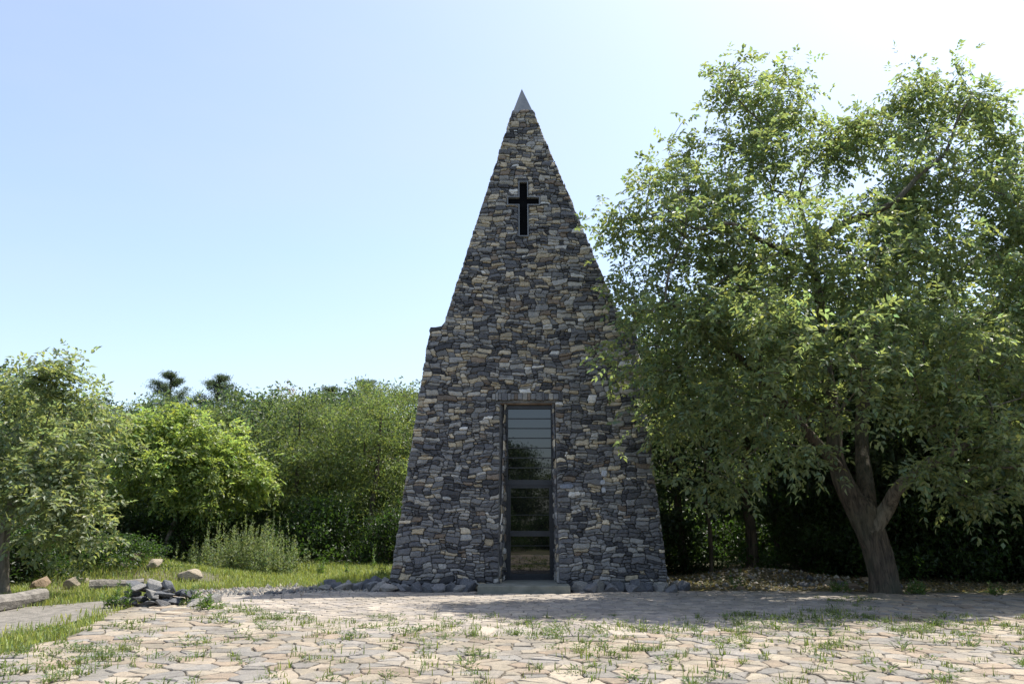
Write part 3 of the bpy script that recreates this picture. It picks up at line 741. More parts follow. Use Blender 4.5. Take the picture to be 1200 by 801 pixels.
# --- forest prototypes
far = (0, 0, 0)
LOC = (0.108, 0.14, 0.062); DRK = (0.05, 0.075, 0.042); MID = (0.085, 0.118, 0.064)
def gp(px, Y): return (at(px, 600, Y)[0], Y, 0)
protoA = make_tree('locust_tree', gp(345, 31), 'feathery locust tree standing in the wood edge midway between chapel and young walnut', 6.6, 4.7, 's', 61, 'trees of the wood left of the chapel', base=LOC, leaf=0.15, ratio=0.36, per=70, ntip=380, flat=0.35, reach=0.38, cb=0.2)
protoB = make_tree('locust_tree', gp(430, 30), 'light feathery locust tree just left of the chapel', 6.9, 4.4, 's', 62, 'trees of the wood left of the chapel', base=(0.13, 0.165, 0.07), leaf=0.15, ratio=0.36, per=70, ntip=380, flat=0.35, reach=0.36, cb=0.15, lean=0.4)
protoC = make_tree('broadleaf_tree', gp(292, 35), 'dark green broadleaf tree behind the young walnut, right side', 7.3, 4.9, 's', 63, 'trees of the wood left of the chapel', base=MID, leaf=0.19, ratio=0.55, per=48, ntip=400, cb=0.12)
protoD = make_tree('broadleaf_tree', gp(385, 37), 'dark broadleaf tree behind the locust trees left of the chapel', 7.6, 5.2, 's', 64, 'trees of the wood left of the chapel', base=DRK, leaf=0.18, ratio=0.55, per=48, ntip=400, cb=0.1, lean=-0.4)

def make_pine(loc, h, seed, label, group):
    r = np.random.default_rng(seed); t = empty('pine_tree', loc); tag(t, label, 'tree', group)
    trunk_mesh('trunk', [(0, 0, 0), (0.05, 0, h * .3), (0, 0.05, h * .6), (0.03, 0, h * .97)], [0.2, 0.16, 0.1, 0.03], t, M['bark'], n=8)
    P = []; NB = []; par_ = []; A = [(0, 0, z) for z in np.linspace(0, h, 30)]; par = [-1] + list(range(29)); rad = [0.1] * 30; tipi = []
    z = h * 0.35
    while z < h * 0.99:
        f = (z - h * .35) / (h * .65); Lb = 3.0 * (1 - f) ** 0.9 * r.uniform(0.6, 1.1) + 0.25
        for k in range(r.integers(4, 7) if f < .7 else 3):
            an = r.uniform(0, 2 * PI); d = np.array([math.cos(an), math.sin(an), 0.35 + 0.3 * f]); prev = int(min(29, z / h * 29))
            base = np.array([0, 0, z]); m_ = 5
            for q in range(1, m_ + 1):
                pt = base + d * Lb * q / m_ + np.array([0, 0, 0.12 * Lb * (q / m_) ** 2]) + r.normal(0, .03, 3)
                A.append(tuple(pt)); par.append(prev); rad.append(0.035 * (1 - q / 7)); prev = len(A) - 1
                if q >= 2:
                    for s in range(2):
                        A.append(tuple(pt + unit(r.normal(0, 1, 3)) * np.array([1, 1, .4]) * Lb * 0.22)); par.append(prev); rad.append(0.01); tipi.append(len(A) - 1)
                    tipi.append(prev)
        z += h * 0.042
    A = np.array(A); par = np.array(par); rad = np.array(rad); tipi = np.array(tipi)
    branch_mesh('branches', A, par, rad, t, M['bark'], 0.0, 4, skip=30)
    n = len(tipi) * 34; s = np.repeat(tipi, 34)
    D = unit(r.normal(0, 1, (n, 3)) + np.array([0, 0, 0.6]))
    leaves_mesh('crown', A[s] + r.normal(0, 1, (n, 3)) * np.array([.15, .15, .07]), D, r.normal(0, 1, (n, 3)), r.uniform(.12, .22, n), 0.026, leafcols(n, (0.06, 0.085, 0.055), r, .2), t)
    return t
def ztop(px, py, Y): return at(px, py, Y)[2]
pineA = make_pine(gp(185, 46), ztop(185, 441, 46), 71, 'dark pine rising above the wood, left one of the close pair', 'pines rising above the wood')
pineB = copy_tree(pineA, gp(243, 46), 2.0, 0.985, 'dark pine rising above the wood, right one of the close pair')
copy_tree(pineA, gp(378, 50), 1.0, 0.98, 'slim pine top poking out midway between pine pair and chapel')
copy_tree(pineA, gp(423, 50), 4.0, (1.15, 1.15, 1.03), 'broad pine top behind the locust nearest the chapel')
copy_tree(pineA, gp(24, 50), 5.0, 1.0, 'dark pine half hidden behind the far-left walnut crown')
copy_tree(pineA, gp(302, 52), 3.1, 0.93, 'small pine top just left of the reddish tree')

GL = 'trees of the wood left of the chapel'
spots = [ # proto, px, Y, top_y, rz, label
 (protoA, 250, 33, 462, 1.2, 'feathery locust tree right behind the young walnut crown'),
 (protoA, 475, 33, 434, 2.2, 'tall locust tree partly hidden by the chapel left corner'),
 (protoB, 395, 34, 462, 4.2, 'locust tree behind and left of the one beside the chapel'),
 (protoC, 205, 36, 458, 3.0, 'dark broadleaf tree below the left pine of the pair'),
 (protoC, 150, 34, 462, 5.0, 'dark broadleaf tree between the far-left walnut and young walnut'),
 (protoD, 95, 36, 462, 1.0, 'dark broadleaf tree behind the far-left walnut, right side'),
 (protoC, 35, 33, 480, 0.3, 'dark broadleaf tree behind the middle of the far-left walnut'),
 (protoD, -30, 31, 460, 2.3, 'dark broadleaf tree at the very left edge of the photo'),
 (protoB, 330, 40, 452, 2.9, 'pale locust tree in the second row under the small pine'),
 (protoA, 455, 41, 436, 5.5, 'locust tree in the second row against the chapel edge'),
 (protoD, 265, 42, 454, 4.4, 'dark broadleaf tree in second row below the right pine'),
 (protoC, 410, 44, 446, 0.7, 'dark broadleaf tree in second row between two pine tops'),
 (protoC, 360, 45, 450, 0.4, 'dark broadleaf tree in second row under the slim pine'),
 (protoD, 520, 38, 440, 3.3, 'dark broadleaf tree behind the chapel left flank'),
 (protoB, 120, 44, 466, 3.8, 'locust tree in second row left of the left pine'),
]
for pr, px, Y, ty, rz, lb in spots:
    ph = {'protoA': 8.2}.get(pr.name, 8.5); s = ztop(px, ty, Y) / ({'locust_tree': 7.2, 'broadleaf_tree': 7.9}[pr.name.split('.')[0]])
    copy_tree(pr, gp(px, Y), rz, (max(s, 0.85), max(s, 0.85), s), lb, GL)
red = make_tree('rusty_leaved_tree', gp(312, 47), 'small tree with rusty reddish crown showing above the wood', 9.6, 3.2, 's', 77, base=(0.22, 0.15, 0.09), leaf=0.16, per=40, ntip=160)
GR = 'trees of the wood right of the chapel'
spotsR = [
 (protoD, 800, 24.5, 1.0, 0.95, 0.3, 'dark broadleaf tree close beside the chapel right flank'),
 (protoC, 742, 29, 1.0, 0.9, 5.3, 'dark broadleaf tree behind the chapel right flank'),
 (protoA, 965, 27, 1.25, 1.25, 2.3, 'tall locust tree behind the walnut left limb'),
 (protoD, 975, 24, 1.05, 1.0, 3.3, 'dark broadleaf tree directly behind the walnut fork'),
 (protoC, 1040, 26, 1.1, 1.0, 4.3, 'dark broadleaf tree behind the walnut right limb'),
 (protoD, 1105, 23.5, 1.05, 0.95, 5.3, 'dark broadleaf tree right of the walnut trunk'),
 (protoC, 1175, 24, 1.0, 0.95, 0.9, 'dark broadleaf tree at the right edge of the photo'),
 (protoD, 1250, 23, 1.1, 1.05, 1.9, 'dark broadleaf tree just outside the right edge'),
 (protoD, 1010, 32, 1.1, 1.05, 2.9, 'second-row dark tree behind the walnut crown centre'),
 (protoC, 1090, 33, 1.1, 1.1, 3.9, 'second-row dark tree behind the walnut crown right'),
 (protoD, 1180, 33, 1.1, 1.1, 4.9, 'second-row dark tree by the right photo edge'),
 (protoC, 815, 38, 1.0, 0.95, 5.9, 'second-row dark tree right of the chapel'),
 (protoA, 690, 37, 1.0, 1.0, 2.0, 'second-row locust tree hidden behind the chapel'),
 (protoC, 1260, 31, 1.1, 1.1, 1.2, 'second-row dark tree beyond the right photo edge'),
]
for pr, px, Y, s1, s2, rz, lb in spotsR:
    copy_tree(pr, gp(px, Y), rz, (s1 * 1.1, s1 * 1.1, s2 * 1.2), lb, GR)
# thin trunks standing right of the chapel
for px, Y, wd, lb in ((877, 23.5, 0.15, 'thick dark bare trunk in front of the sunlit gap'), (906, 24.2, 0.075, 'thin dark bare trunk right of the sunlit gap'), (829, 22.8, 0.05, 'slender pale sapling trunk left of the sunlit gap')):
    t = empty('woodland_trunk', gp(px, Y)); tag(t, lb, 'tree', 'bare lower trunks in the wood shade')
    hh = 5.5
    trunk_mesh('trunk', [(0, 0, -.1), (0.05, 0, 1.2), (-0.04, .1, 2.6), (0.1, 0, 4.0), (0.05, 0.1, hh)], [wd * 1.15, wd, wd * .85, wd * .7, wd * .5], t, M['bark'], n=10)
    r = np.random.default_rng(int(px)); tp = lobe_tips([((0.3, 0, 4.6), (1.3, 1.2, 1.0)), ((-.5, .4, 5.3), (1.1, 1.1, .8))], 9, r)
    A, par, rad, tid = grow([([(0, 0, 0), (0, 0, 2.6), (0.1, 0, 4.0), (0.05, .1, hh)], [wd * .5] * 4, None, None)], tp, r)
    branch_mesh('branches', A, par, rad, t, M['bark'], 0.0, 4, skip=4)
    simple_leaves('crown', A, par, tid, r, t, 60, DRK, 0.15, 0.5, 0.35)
# trees behind the camera: seen in the door glass
for k, (x, Y, s) in enumerate(((-13, -10, .8), (-8, -12, .9), (-4, -11, .82), (-.5, -13, .88), (3.2, -11, .8), (7.5, -12, .9), (12, -10, .85), (17, -12, .9), (0.5, -17, 1.0), (-8, -18, 1.0), (9, -18, 1.0))):
    copy_tree((protoA, protoC, protoB, protoD)[k % 4], (x, Y, 0), k * 1.3, s, 'tree across the yard, mirrored in the door glass', 'trees mirrored in the door glass')
# outlying trees that close the wood at both sides
for k, (x, Y) in enumerate(((-24, 24), (-21, 30), (-19, 18), (-27, 34), (21, 22), (24, 27), (20, 16), (27, 33), (-23, 12), (24, 10))):
    copy_tree((protoC, protoD, protoA)[k % 3], (x, Y, 0), k * 2.1, 1.0, 'tree of the wood standing outside the frame', 'trees of the wood outside the frame')

# far wood closing the horizon
r = np.random.default_rng(90); nn = 60000
xs = r.uniform(-75, 75, nn); ys = r.uniform(55, 75, nn); top = 7.0 + 1.0 * np.sin(xs * 0.35) + 0.8 * np.sin(xs * 0.9 + 1)
zz = (top + 2.0) * r.random(nn) ** 0.6
tag(leaves_mesh('far_wood', np.stack([xs, ys, zz], 1), r.normal(0, 1, (nn, 3)), r.normal(0, 1, (nn, 3)), r.uniform(.5, 1.0, nn), r.uniform(.35, .6, nn), leafcols(nn, (0.05, 0.085, 0.026), r), None),
    'far green wood closing the horizon behind the nearer trees', 'wood', kind='stuff')

# ------------------------------------------------------------------ shrubs
def make_shrub(name, loc, seed, label, cat, h, w_, base, leaf, per, n, ratio=0.5, group=None):
    r = np.random.default_rng(seed); t = empty(name, loc); tag(t, label, cat, group)
    tips = np.stack([r.normal(0, w_ * 0.3, n), r.normal(0, w_ * 0.3, n), h * r.random(n) ** 0.7], 1)
    tips[:, 2] *= np.clip(1.15 - (tips[:, 0] ** 2 + tips[:, 1] ** 2) / (w_ * 0.75) ** 2, 0.25, 1)
    A = [(0, 0, 0)]; par = [-1]; rad = [0.02]; tid = []
    for k, tpp in enumerate(tips):
        m1 = tpp * np.array([.35, .35, .5]); A.append(tuple(m1)); par.append(0); rad.append(.012); A.append(tuple(tpp)); par.append(len(A) - 2); rad.append(.006); tid.append(len(A) - 1)
    A = np.array(A); par = np.array(par); rad = np.array(rad)
    branch_mesh('stems', A, par, rad, t, M['bark'], 0, 4, skip=1)
    simple_leaves('foliage', A, par, np.array(tid), r, t, per, base, leaf, ratio, 0.2, 0.8)
    return t
def uline(x0, Y0, x1, Y1, n): return [(x0 + (x1 - x0) * (k + .5) / n, Y0 + (Y1 - Y0) * (k + .5) / n) for k in range(n)]
GS = 'shrubs along the edge of the wood'
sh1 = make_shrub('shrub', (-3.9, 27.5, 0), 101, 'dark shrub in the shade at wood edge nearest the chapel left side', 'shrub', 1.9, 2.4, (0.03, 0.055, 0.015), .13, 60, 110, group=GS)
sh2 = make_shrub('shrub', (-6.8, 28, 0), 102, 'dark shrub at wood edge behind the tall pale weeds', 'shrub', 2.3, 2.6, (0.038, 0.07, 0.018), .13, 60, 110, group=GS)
words = ['first', 'second', 'third', 'fourth', 'fifth', 'sixth', 'seventh', 'eighth', 'ninth', 'tenth', 'eleventh', 'twelfth']
k = 0
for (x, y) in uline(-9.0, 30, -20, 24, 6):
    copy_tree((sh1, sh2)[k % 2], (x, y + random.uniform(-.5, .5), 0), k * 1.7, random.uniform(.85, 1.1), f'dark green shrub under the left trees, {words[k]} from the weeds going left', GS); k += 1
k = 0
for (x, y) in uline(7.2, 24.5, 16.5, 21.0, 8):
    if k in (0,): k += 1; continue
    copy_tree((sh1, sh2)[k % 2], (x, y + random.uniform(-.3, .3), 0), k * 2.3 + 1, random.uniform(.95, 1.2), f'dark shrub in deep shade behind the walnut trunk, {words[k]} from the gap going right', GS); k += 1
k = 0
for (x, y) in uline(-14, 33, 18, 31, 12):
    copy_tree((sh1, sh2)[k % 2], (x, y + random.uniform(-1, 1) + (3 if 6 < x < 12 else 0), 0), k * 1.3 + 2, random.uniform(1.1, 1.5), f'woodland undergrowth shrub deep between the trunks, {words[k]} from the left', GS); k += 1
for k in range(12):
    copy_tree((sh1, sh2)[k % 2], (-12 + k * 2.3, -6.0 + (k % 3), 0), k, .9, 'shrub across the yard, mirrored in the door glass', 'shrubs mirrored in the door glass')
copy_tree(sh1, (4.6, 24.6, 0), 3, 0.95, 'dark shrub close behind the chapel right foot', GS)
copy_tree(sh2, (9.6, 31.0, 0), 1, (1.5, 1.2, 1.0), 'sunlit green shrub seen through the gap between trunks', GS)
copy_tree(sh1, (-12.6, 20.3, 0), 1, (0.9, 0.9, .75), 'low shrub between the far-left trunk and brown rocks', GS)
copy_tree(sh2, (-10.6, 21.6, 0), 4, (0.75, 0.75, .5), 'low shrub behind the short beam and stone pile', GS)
# tall pale weeds (mugwort) left of centre
def make_weeds(loc, seed, label, h, w_, nst, base, group=None, name='tall_weed_clump'):
    r = np.random.default_rng(seed); t = empty(name, loc); tag(t, label, 'weeds', group)
    A, par, rad = [], [], []; P, D, NN, LL, CC = [], [], [], [], []
    for s in range(nst):
        x, y = r.normal(0, w_ * .4, 2); hh = h * r.uniform(.35, 1.05); lx, ly = r.normal(0, .08, 2) * hh; prev = 0
        if not A: A.append(np.zeros(3)); par.append(-1); rad.append(.004)
        for q in range(6):
            f = q / 5; p = np.array([x + lx * f, y + ly * f, hh * f]); A.append(p); par.append(prev); rad.append(.006 * (1 - f * .7)); prev = len(A) - 1
        m_ = int(34 * hh + 6); f = r.random(m_) ** 0.8; p = np.stack([x + lx * f, y + ly * f, hh * f], 1)
        an = r.uniform(0, 2 * PI, m_); d = np.stack([np.cos(an), np.sin(an), 0.5 + 0.6 * f], 1)
        P.append(p); D.append(d); NN.append(np.stack([np.zeros(m_), np.zeros(m_), np.ones(m_)], 1) + r.normal(0, .3, (m_, 3))); LL.append((0.15 * (1 - f * .65)) * r.uniform(.7, 1.3, m_)); CC.append(leafcols(m_, base, r, .15))
    A = np.array(A); branch_mesh('stems', A, np.array(par), np.array(rad), t, M['grass_stem'], 0, 3)
    P = np.concatenate(P); LL = np.concatenate(LL)
    leaves_mesh('leaves', P, np.concatenate(D), np.concatenate(NN), LL, LL * .3, np.concatenate(CC), t, M['grass'])
    return t
M['grass_stem'] = flat_noise('weed_stem', (0.07, 0.09, 0.03), (0.16, 0.17, 0.07), 8)
wb = (0.18, 0.22, 0.10)
for k, (px, py, hh, lb) in enumerate(((272, 672, 1.5, 'tall pale green weed clump, left half of the big patch'), (300, 672, 1.65, 'tall pale green weed clump, middle of the big patch'), (325, 674, 1.25, 'tall green weed clump, right end of the big patch'), (235, 668, 1.0, 'pale weed clump just right of the young walnut trunk'), (250, 664, .8, 'low weed clump between young walnut and big weed patch'))):
    make_weeds(gnd(px, py), 200 + k, lb, hh, .85, 75, wb, 'tall pale weeds left of the chapel')
for k, (px, py, hh, nst, lb) in enumerate(((437, 671, .95, 2, 'single spire-shaped tall weed left of the chapel wall'), (376, 676, .6, 7, 'small flowering weed clump on the grass midway to the chapel'), (407, 677, .5, 3, 'short upright weed left of the spire-shaped weed'), (418, 677, .4, 3, 'short thin weed beside the spire-shaped weed'), (447, 678, .45, 8, 'leafy weed touching the chapel left corner'), (238, 716, .4, 9, 'green weed tuft at the terrace left tip'), (225, 709, .35, 12, 'green weed tuft right of the stone pile'), (135, 712, .45, 14, 'weedy tuft at the left foot of the stone pile'), (1075, 697, .35, 16, 'leafy green weeds at the right foot of the walnut trunk'), (1165, 698, .3, 9, 'small weeds by the wood edge near the right photo edge'), (866, 690, .45, 6, 'pale thin weed below the sunlit gap'), (985, 695, .25, 12, 'low weeds left of the walnut trunk'))):
    make_weeds(gnd(px, py), 220 + k, lb, hh, .05 if nst < 4 else .22, nst, (0.1, 0.16, 0.04), name='weed')

# ------------------------------------------------------------------ ground
def sheet(name, pts, z, mat):
    mb = MB(); mb.add([(p[0], p[1], z) for p in pts], [tuple(range(len(pts)))])
    return tag(mb.build(name, mat), kind='structure')
r = np.random.default_rng(5)
# big ground with mild relief away from the yard
def axis(a, b, c, n1, n2):
    return np.concatenate([-np.geomspace(c, b, n2)[::-1], np.linspace(-b, b, n1)[1:-1], np.geomspace(b, c, n2)]) if False else None
gxs = np.concatenate([-np.geomspace(30, 900, 12)[::-1], np.linspace(-29, 29, 117), np.geomspace(30, 900, 12)])
gys = np.concatenate([-np.geomspace(30, 900, 12)[::-1], np.linspace(-29, 60, 179), np.geomspace(62, 1200, 12)])
GX, GY = np.meshgrid(gxs, gys, indexing='ij')
def relief(X, Y):
    d = np.clip((np.hypot(X - 1, (Y - 12)) - 13) / 10, 0, 1)
    z = (0.12 * np.sin(X * .8 + 1) * np.sin(Y * .7) + 0.06 * np.sin(X * 2.1 + Y * 1.3)) * d
    # bank right of the chapel and mound under the brown rocks
    z = z + 0.32 * np.exp(-((X - 6.6) / 1.9) ** 2 - ((Y - 21.3) / 0.95) ** 2) + 0.5 * np.exp(-((X + 10.6) / 2.4) ** 2 - ((Y - 21.8) / 1.5) ** 2)
    z = z + 0.25 * np.exp(-((X - 7.8) / 2.8) ** 2 - ((Y - 25) / 1.2) ** 2)
    return z
GZ = relief(GX, GY) - 0.03
nx, ny = GX.shape; I = np.arange(nx * ny).reshape(nx, ny)
Fq = np.stack([I[:-1, :-1], I[1:, :-1], I[1:, 1:], I[:-1, 1:]], 2).reshape(-1, 4)
tag(mesh_np('ground', np.stack([GX, GY, GZ], 2).reshape(-1, 3), Fq.ravel(), np.full(len(Fq), 4), M['ground'], smooth=True), kind='structure')
TC = np.array([0.45, YF]); TR = 6.35
def edgeL(y): return -6.35 - 0.35 * math.sin(y * 0.5) - max(0, 0.12 * (y - 12))
# soil bed under the pavings
ysb = np.linspace(3, 17.9, 40)
pl_ = [(edgeL(y) - .05, y) for y in ysb]
sheet('paving_bed', [(15.5, 3), (15.5, 17.6), (10, 17.9), (6, 18.4)] + pl_[::-1], 0.008, M['joint'])
# voronoi flagging
def voronoi(pts, gapf, inside):
    from mathutils.kdtree import KDTree
    kd = KDTree(len(pts))
    for i, p in enumerate(pts): kd.insert((p[0], p[1], 0), i)
    kd.balance(); out = []
    for i, p in enumerate(pts):
        if not inside(p): continue
        nb = kd.find_n((p[0], p[1], 0), 18)
        R0 = 0.8; poly = [(p[0] - R0, p[1] - R0), (p[0] + R0, p[1] - R0), (p[0] + R0, p[1] + R0), (p[0] - R0, p[1] + R0)]
        g = gapf()
        for co_, j, d in nb:
            if j == i or d < 1e-5: continue
            nx_, ny_ = (co_[0] - p[0]) / d, (co_[1] - p[1]) / d; lim = d / 2 - g
            new = []
            for k in range(len(poly)):
                a = poly[k]; b = poly[(k + 1) % len(poly)]
                da = (a[0] - p[0]) * nx_ + (a[1] - p[1]) * ny_ - lim; db = (b[0] - p[0]) * nx_ + (b[1] - p[1]) * ny_ - lim
                if da <= 0: new.append(a)
                if (da < 0) != (db < 0):
                    t = da / (da - db); new.append((a[0] + (b[0] - a[0]) * t, a[1] + (b[1] - a[1]) * t))
            poly = new
            if len(poly) < 3: break
        if len(poly) >= 3: out.append((p, poly))
    return out
FPAL = np.array([(0.285, 0.245, 0.19), (0.30, 0.25, 0.19), (0.25, 0.222, 0.185), (0.215, 0.20, 0.178), (0.32, 0.275, 0.21), (0.27, 0.215, 0.16), (0.235, 0.215, 0.19)])
def stones_mesh(name, cells, r, pal, h, tone=1.0, tilt=0.03):
    mb = MB()
    for c, poly in cells:
        P = np.array(poly)
        if len(P) < 3: continue
        # split long edges so the outlines are irregular
        Q = []
        for k in range(len(P)):
            a, b = P[k], P[(k + 1) % len(P)]; Q.append(a)
            if np.linalg.norm(b - a) > 0.13: Q += [a + (b - a) * .35 + r.normal(0, 0.011, 2), a + (b - a) * .7 + r.normal(0, 0.011, 2)]
        Q = np.array(Q); Q = 0.92 * Q + 0.08 * clip_smooth(Q); cc = Q.mean(0); n = len(Q)
        hz = h + r.uniform(-.006, .008); ta, tb = r.uniform(-tilt, tilt, 2)
        ins = cc + (Q - cc) * (1 - 0.012 / (np.linalg.norm(Q - cc, axis=1)[:, None] + 1e-3)).clip(.5, 1)
        def lay(q, z): return [(a[0], a[1], z + ta * (a[0] - cc[0]) + tb * (a[1] - cc[1])) for a in q]
        V_ = [(a[0], a[1], -0.012) for a in Q] + lay(Q, hz - .01) + lay(ins, hz)
        Fs = [(a * n + k, a * n + (k + 1) % n, (a + 1) * n + (k + 1) % n, (a + 1) * n + k) for a in range(2) for k in range(n)] + [tuple(2 * n + k for k in range(n))]
        mb.add(V_, Fs, tuple(pal[r.integers(len(pal))] * r.uniform(.78, 1.14) * tone))
    return tag(mb.build(name, M['flag'], usecol=True), kind='structure')
# outer flags: squashed jittered grid -> long irregular flags
pts = []; s = 0.29
for i in range(int(23.5 / s)):
    for j in range(int(16 / (s * .72))):
        x = -7.4 + (i + 0.5 * (j % 2) + r.uniform(-.55, .55)) * s; y = 3 + (j + r.uniform(-.5, .5)) * s * .72 + .25 * math.sin(x * .9)
        if r.random() > .17: pts.append((x, y))
inT = lambda p, m=0: math.hypot(p[0] - TC[0], p[1] - TC[1]) < TR + m
rs = random.Random(4)
backY = lambda x: 18.0 if x < 6 else 18.0 - (x - 6) * 0.06
cells = voronoi(pts, lambda: rs.uniform(0.004, 0.014), lambda p: edgeL(p[1]) < p[0] < 15.3 and p[1] < backY(p[0]) - 0.4 and not inT(p, 0.12))
stones_mesh('paving', cells, r, FPAL, 0.026)
# terrace: rings of small setts
pts = []
rr = 0.15
ringk = 0
while rr < TR:
    n = max(6, int(2 * PI * rr / 0.26)); off = r.random()
    for k in range(n):
        a = 2 * PI * (k + off) / n + r.uniform(-.25, .25) / n; q = rr + r.uniform(-.03, .03)
        pts.append((TC[0] + q * math.cos(a), TC[1] + q * math.sin(a)))
    rr += 0.2; ringk += 1
cells = voronoi(pts, lambda: rs.uniform(0.004, 0.009), lambda p: p[1] < YF - 0.12 and not (sx0 - .1 < p[0] < sx1 + .1 and p[1] > sy0 - .1))
TP = np.array([(0.34, 0.295, 0.245), (0.31, 0.275, 0.235), (0.37, 0.32, 0.26), (0.28, 0.25, 0.22)])
cells = [c for c in cells if inT(c[0]) ]
stones_mesh('terrace', cells, r, TP, 0.028, tilt=0.012)
# earthen path at left
pathpts = [(-6.95, 16.9), (-7.3, 15.6), (-7.05, 13.8), (-7.0, 11.6), (-7.3, 10.2), (-12, 7.6), (-26, 3), (-28, 7), (-14, 12.3), (-9.9, 14.4), (-8.6, 15.6), (-7.7, 17.0)]
sheet('path', pathpts, 0.004, M['path'])

# ------------------------------------------------------------------ rocks
import bmesh
def rock_mesh(seed, sx=1, sy=1, sz=1, col=(0.1, 0.105, 0.11), npt=16):
    r = np.random.default_rng(seed); bm = bmesh.new()
    P = unit(r.normal(0, 1, (npt, 3))) * r.uniform(.8, 1.1, (npt, 1)); P = np.sign(P) * np.abs(P) ** 0.8
    for p in P: bm.verts.new((p[0] * sx * .5, p[1] * sy * .5, p[2] * sz * .5))
    res = bmesh.ops.convex_hull(bm, input=bm.verts)
    bmesh.ops.delete(bm, geom=[v for v in bm.verts if not v.link_faces], context='VERTS')
    bmesh.ops.bevel(bm, geom=list(bm.edges), offset=0.03, segments=1, affect='EDGES', clamp_overlap=True)
    me = bpy.data.meshes.new('rock'); bm.to_mesh(me); bm.free()
    a = me.color_attributes.new('Col', 'FLOAT_COLOR', 'POINT')
    a.data.foreach_set('color', np.tile(np.array([*col, 1.0], np.float32), len(me.vertices)))
    me.materials.append(M['rock'])
    return me
GREY = [(0.2, 0.2, 0.205), (0.13, 0.135, 0.145), (0.27, 0.26, 0.24), (0.31, 0.29, 0.26), (0.115, 0.12, 0.132)]
BRN = [(0.30, 0.22, 0.15), (0.25, 0.19, 0.14), (0.34, 0.29, 0.22)]
RM = [rock_mesh(300 + k, 1, r_s[0], r_s[1], GREY[k % 5]) for k, r_s in enumerate(((.8, .7), (.9, .55), (.7, .8), (.8, .5), (.9, .7), (.75, .6), (.85, .9), (.7, .5)))]
RB = [rock_mesh(330 + k, 1, .8, .65, BRN[k % 3]) for k in range(3)]
def rock(me, p, s, label, group=None, name='rock', rot=None):
    o = bpy.data.objects.new(name, me); C.objects.link(o)
    o.location = tuple(map(float, p)); o.scale = s if hasattr(s, '__len__') else (s, s, s)
    o.rotation_euler = rot or (random.uniform(-.35, .35), random.uniform(-.35, .35), random.uniform(0, 6.28))
    return tag(o, label, 'rock', group)
# boulders at the chapel foot
def footrow(x0, x1, n, label, group, yb=YF - 0.22, smin=.36, smax=.56):
    for k in range(n):
        x = x0 + (x1 - x0) * (k + .5) / n + random.uniform(-.05, .05); s = random.uniform(smin, smax)
        rock(RM[random.randrange(8)], (x, yb + random.uniform(-.1, .08), s * .22), s, label, group)
footrow(Lx(0) - .15, sx0 - .12, 9, 'angular grey boulder at the chapel foot left of the doorstep', 'boulders at the chapel foot left of the doorstep')
footrow(sx1 + .15, Rx(0) + .15, 10, 'angular grey boulder at the chapel foot right of the doorstep', 'boulders at the chapel foot right of the doorstep', smin=.32, smax=.5)
rock(RM[2], gnd(788, 692) + np.array([.1, 0, .1]), .34, 'rounded pale grey boulder just beyond the chapel right corner')
rock(RM[6], gnd(802, 693) + np.array([0, 0, .1]), (.34, .3, .34), 'upright pale grey boulder, second beyond the chapel right corner')
rock(RM[1], gnd(768, 692) + np.array([0, -.1, .07]), .3, 'low pale grey boulder under the chapel right corner')
for k in range(16):
    f = k / 15; px = 462 - 82 * f; p = gnd(px, 692 - random.uniform(0, 3) + f * 2); s = lerp(.62, .34, f) * random.uniform(.75, 1.2)
    rock(RM[k % 8], p + np.array([0, 0, s * .2]), s, 'dark angular rock in the heap trailing left from the chapel corner', 'dark rocks trailing left from the chapel corner')
for k in range(22):
    f = k / 21; px = 385 - 110 * f; p = gnd(px, 694.5 + f * 5 - random.uniform(0, 4)); s = random.uniform(.1, .22)
    rock(RM[(k * 3) % 8], p + np.array([0, 0, s * .2]), s, 'small grey stone edging the terrace left side', 'small stones edging the terrace left side')
for k in range(14):
    x = random.uniform(4.6, 9.6); y = random.uniform(18.5, 21.2); s_ = random.uniform(.16, .4)
    rock((RM + RB)[random.randrange(11)], (x, y, relief(x, y) + s_ * .15), s_, 'rough rock half sunk in the shaded bank right of the chapel', 'rocks in the shaded bank right of the chapel')
# stone pile
pc = gnd(180, 712)
r = np.random.default_rng(8); base_w = 0.95
k = 0
for lay, (nst, wd, zz) in enumerate(((18, 1.05, .08), (12, .7, .22), (6, .4, .35))):
    for q in range(nst):
        a = q / nst * 2 * PI + lay; rr = wd * (0.55 + .45 * r.random()) * (1 if q % 3 else .3)
        x = pc[0] + rr * math.cos(a) * 0.92 + (.0 - .12 * lay); y = pc[1] + .45 + rr * math.sin(a) * .5; s = r.uniform(.26, .42) * (1 if lay < 2 else 1.15)
        rock(RM[r.integers(8)], (x, y, zz), (s * 1.2, s * .95, s * .6), ['grey slab stone in the bottom layer of the stone pile', 'grey slab stone in the middle layer of the stone pile', 'grey slab stone on the top of the stone pile'][lay], ['bottom layer of the stone pile', 'middle layer of the stone pile', 'top of the stone pile'][lay])
for px, py, s, lb in ((45, 691, .5, 'brown broken rock on the ground behind the long beam'), (84, 689, .45, 'pale brown rock between the two fallen beams'), (98, 686, .35, 'small pale rock by the left end of the short beam')):
    p = gnd(px, py); rock(RB[0 if s > .48 else 2], p + np.array([0, 0, s * .25]), (s * 1.1, s, s), lb)
for px, py, Y, s, lb in ((157, 652, 21.5, .62, 'large brown rock left of the young walnut trunk'), (180, 655, 21.2, .5, 'pale brown rock touching the young walnut trunk'), (225, 663, 20.5, .6, 'long pale rock right of the young walnut trunk'), (147, 660, 21, .3, 'small pale rock below the large brown rock')):
    p = at(px, py, Y); p[2] = relief(p[0], p[1]) + s * .2; rock(RB[1 if s > .6 else 2], p, (s * 1.25, s, s * .8), lb)
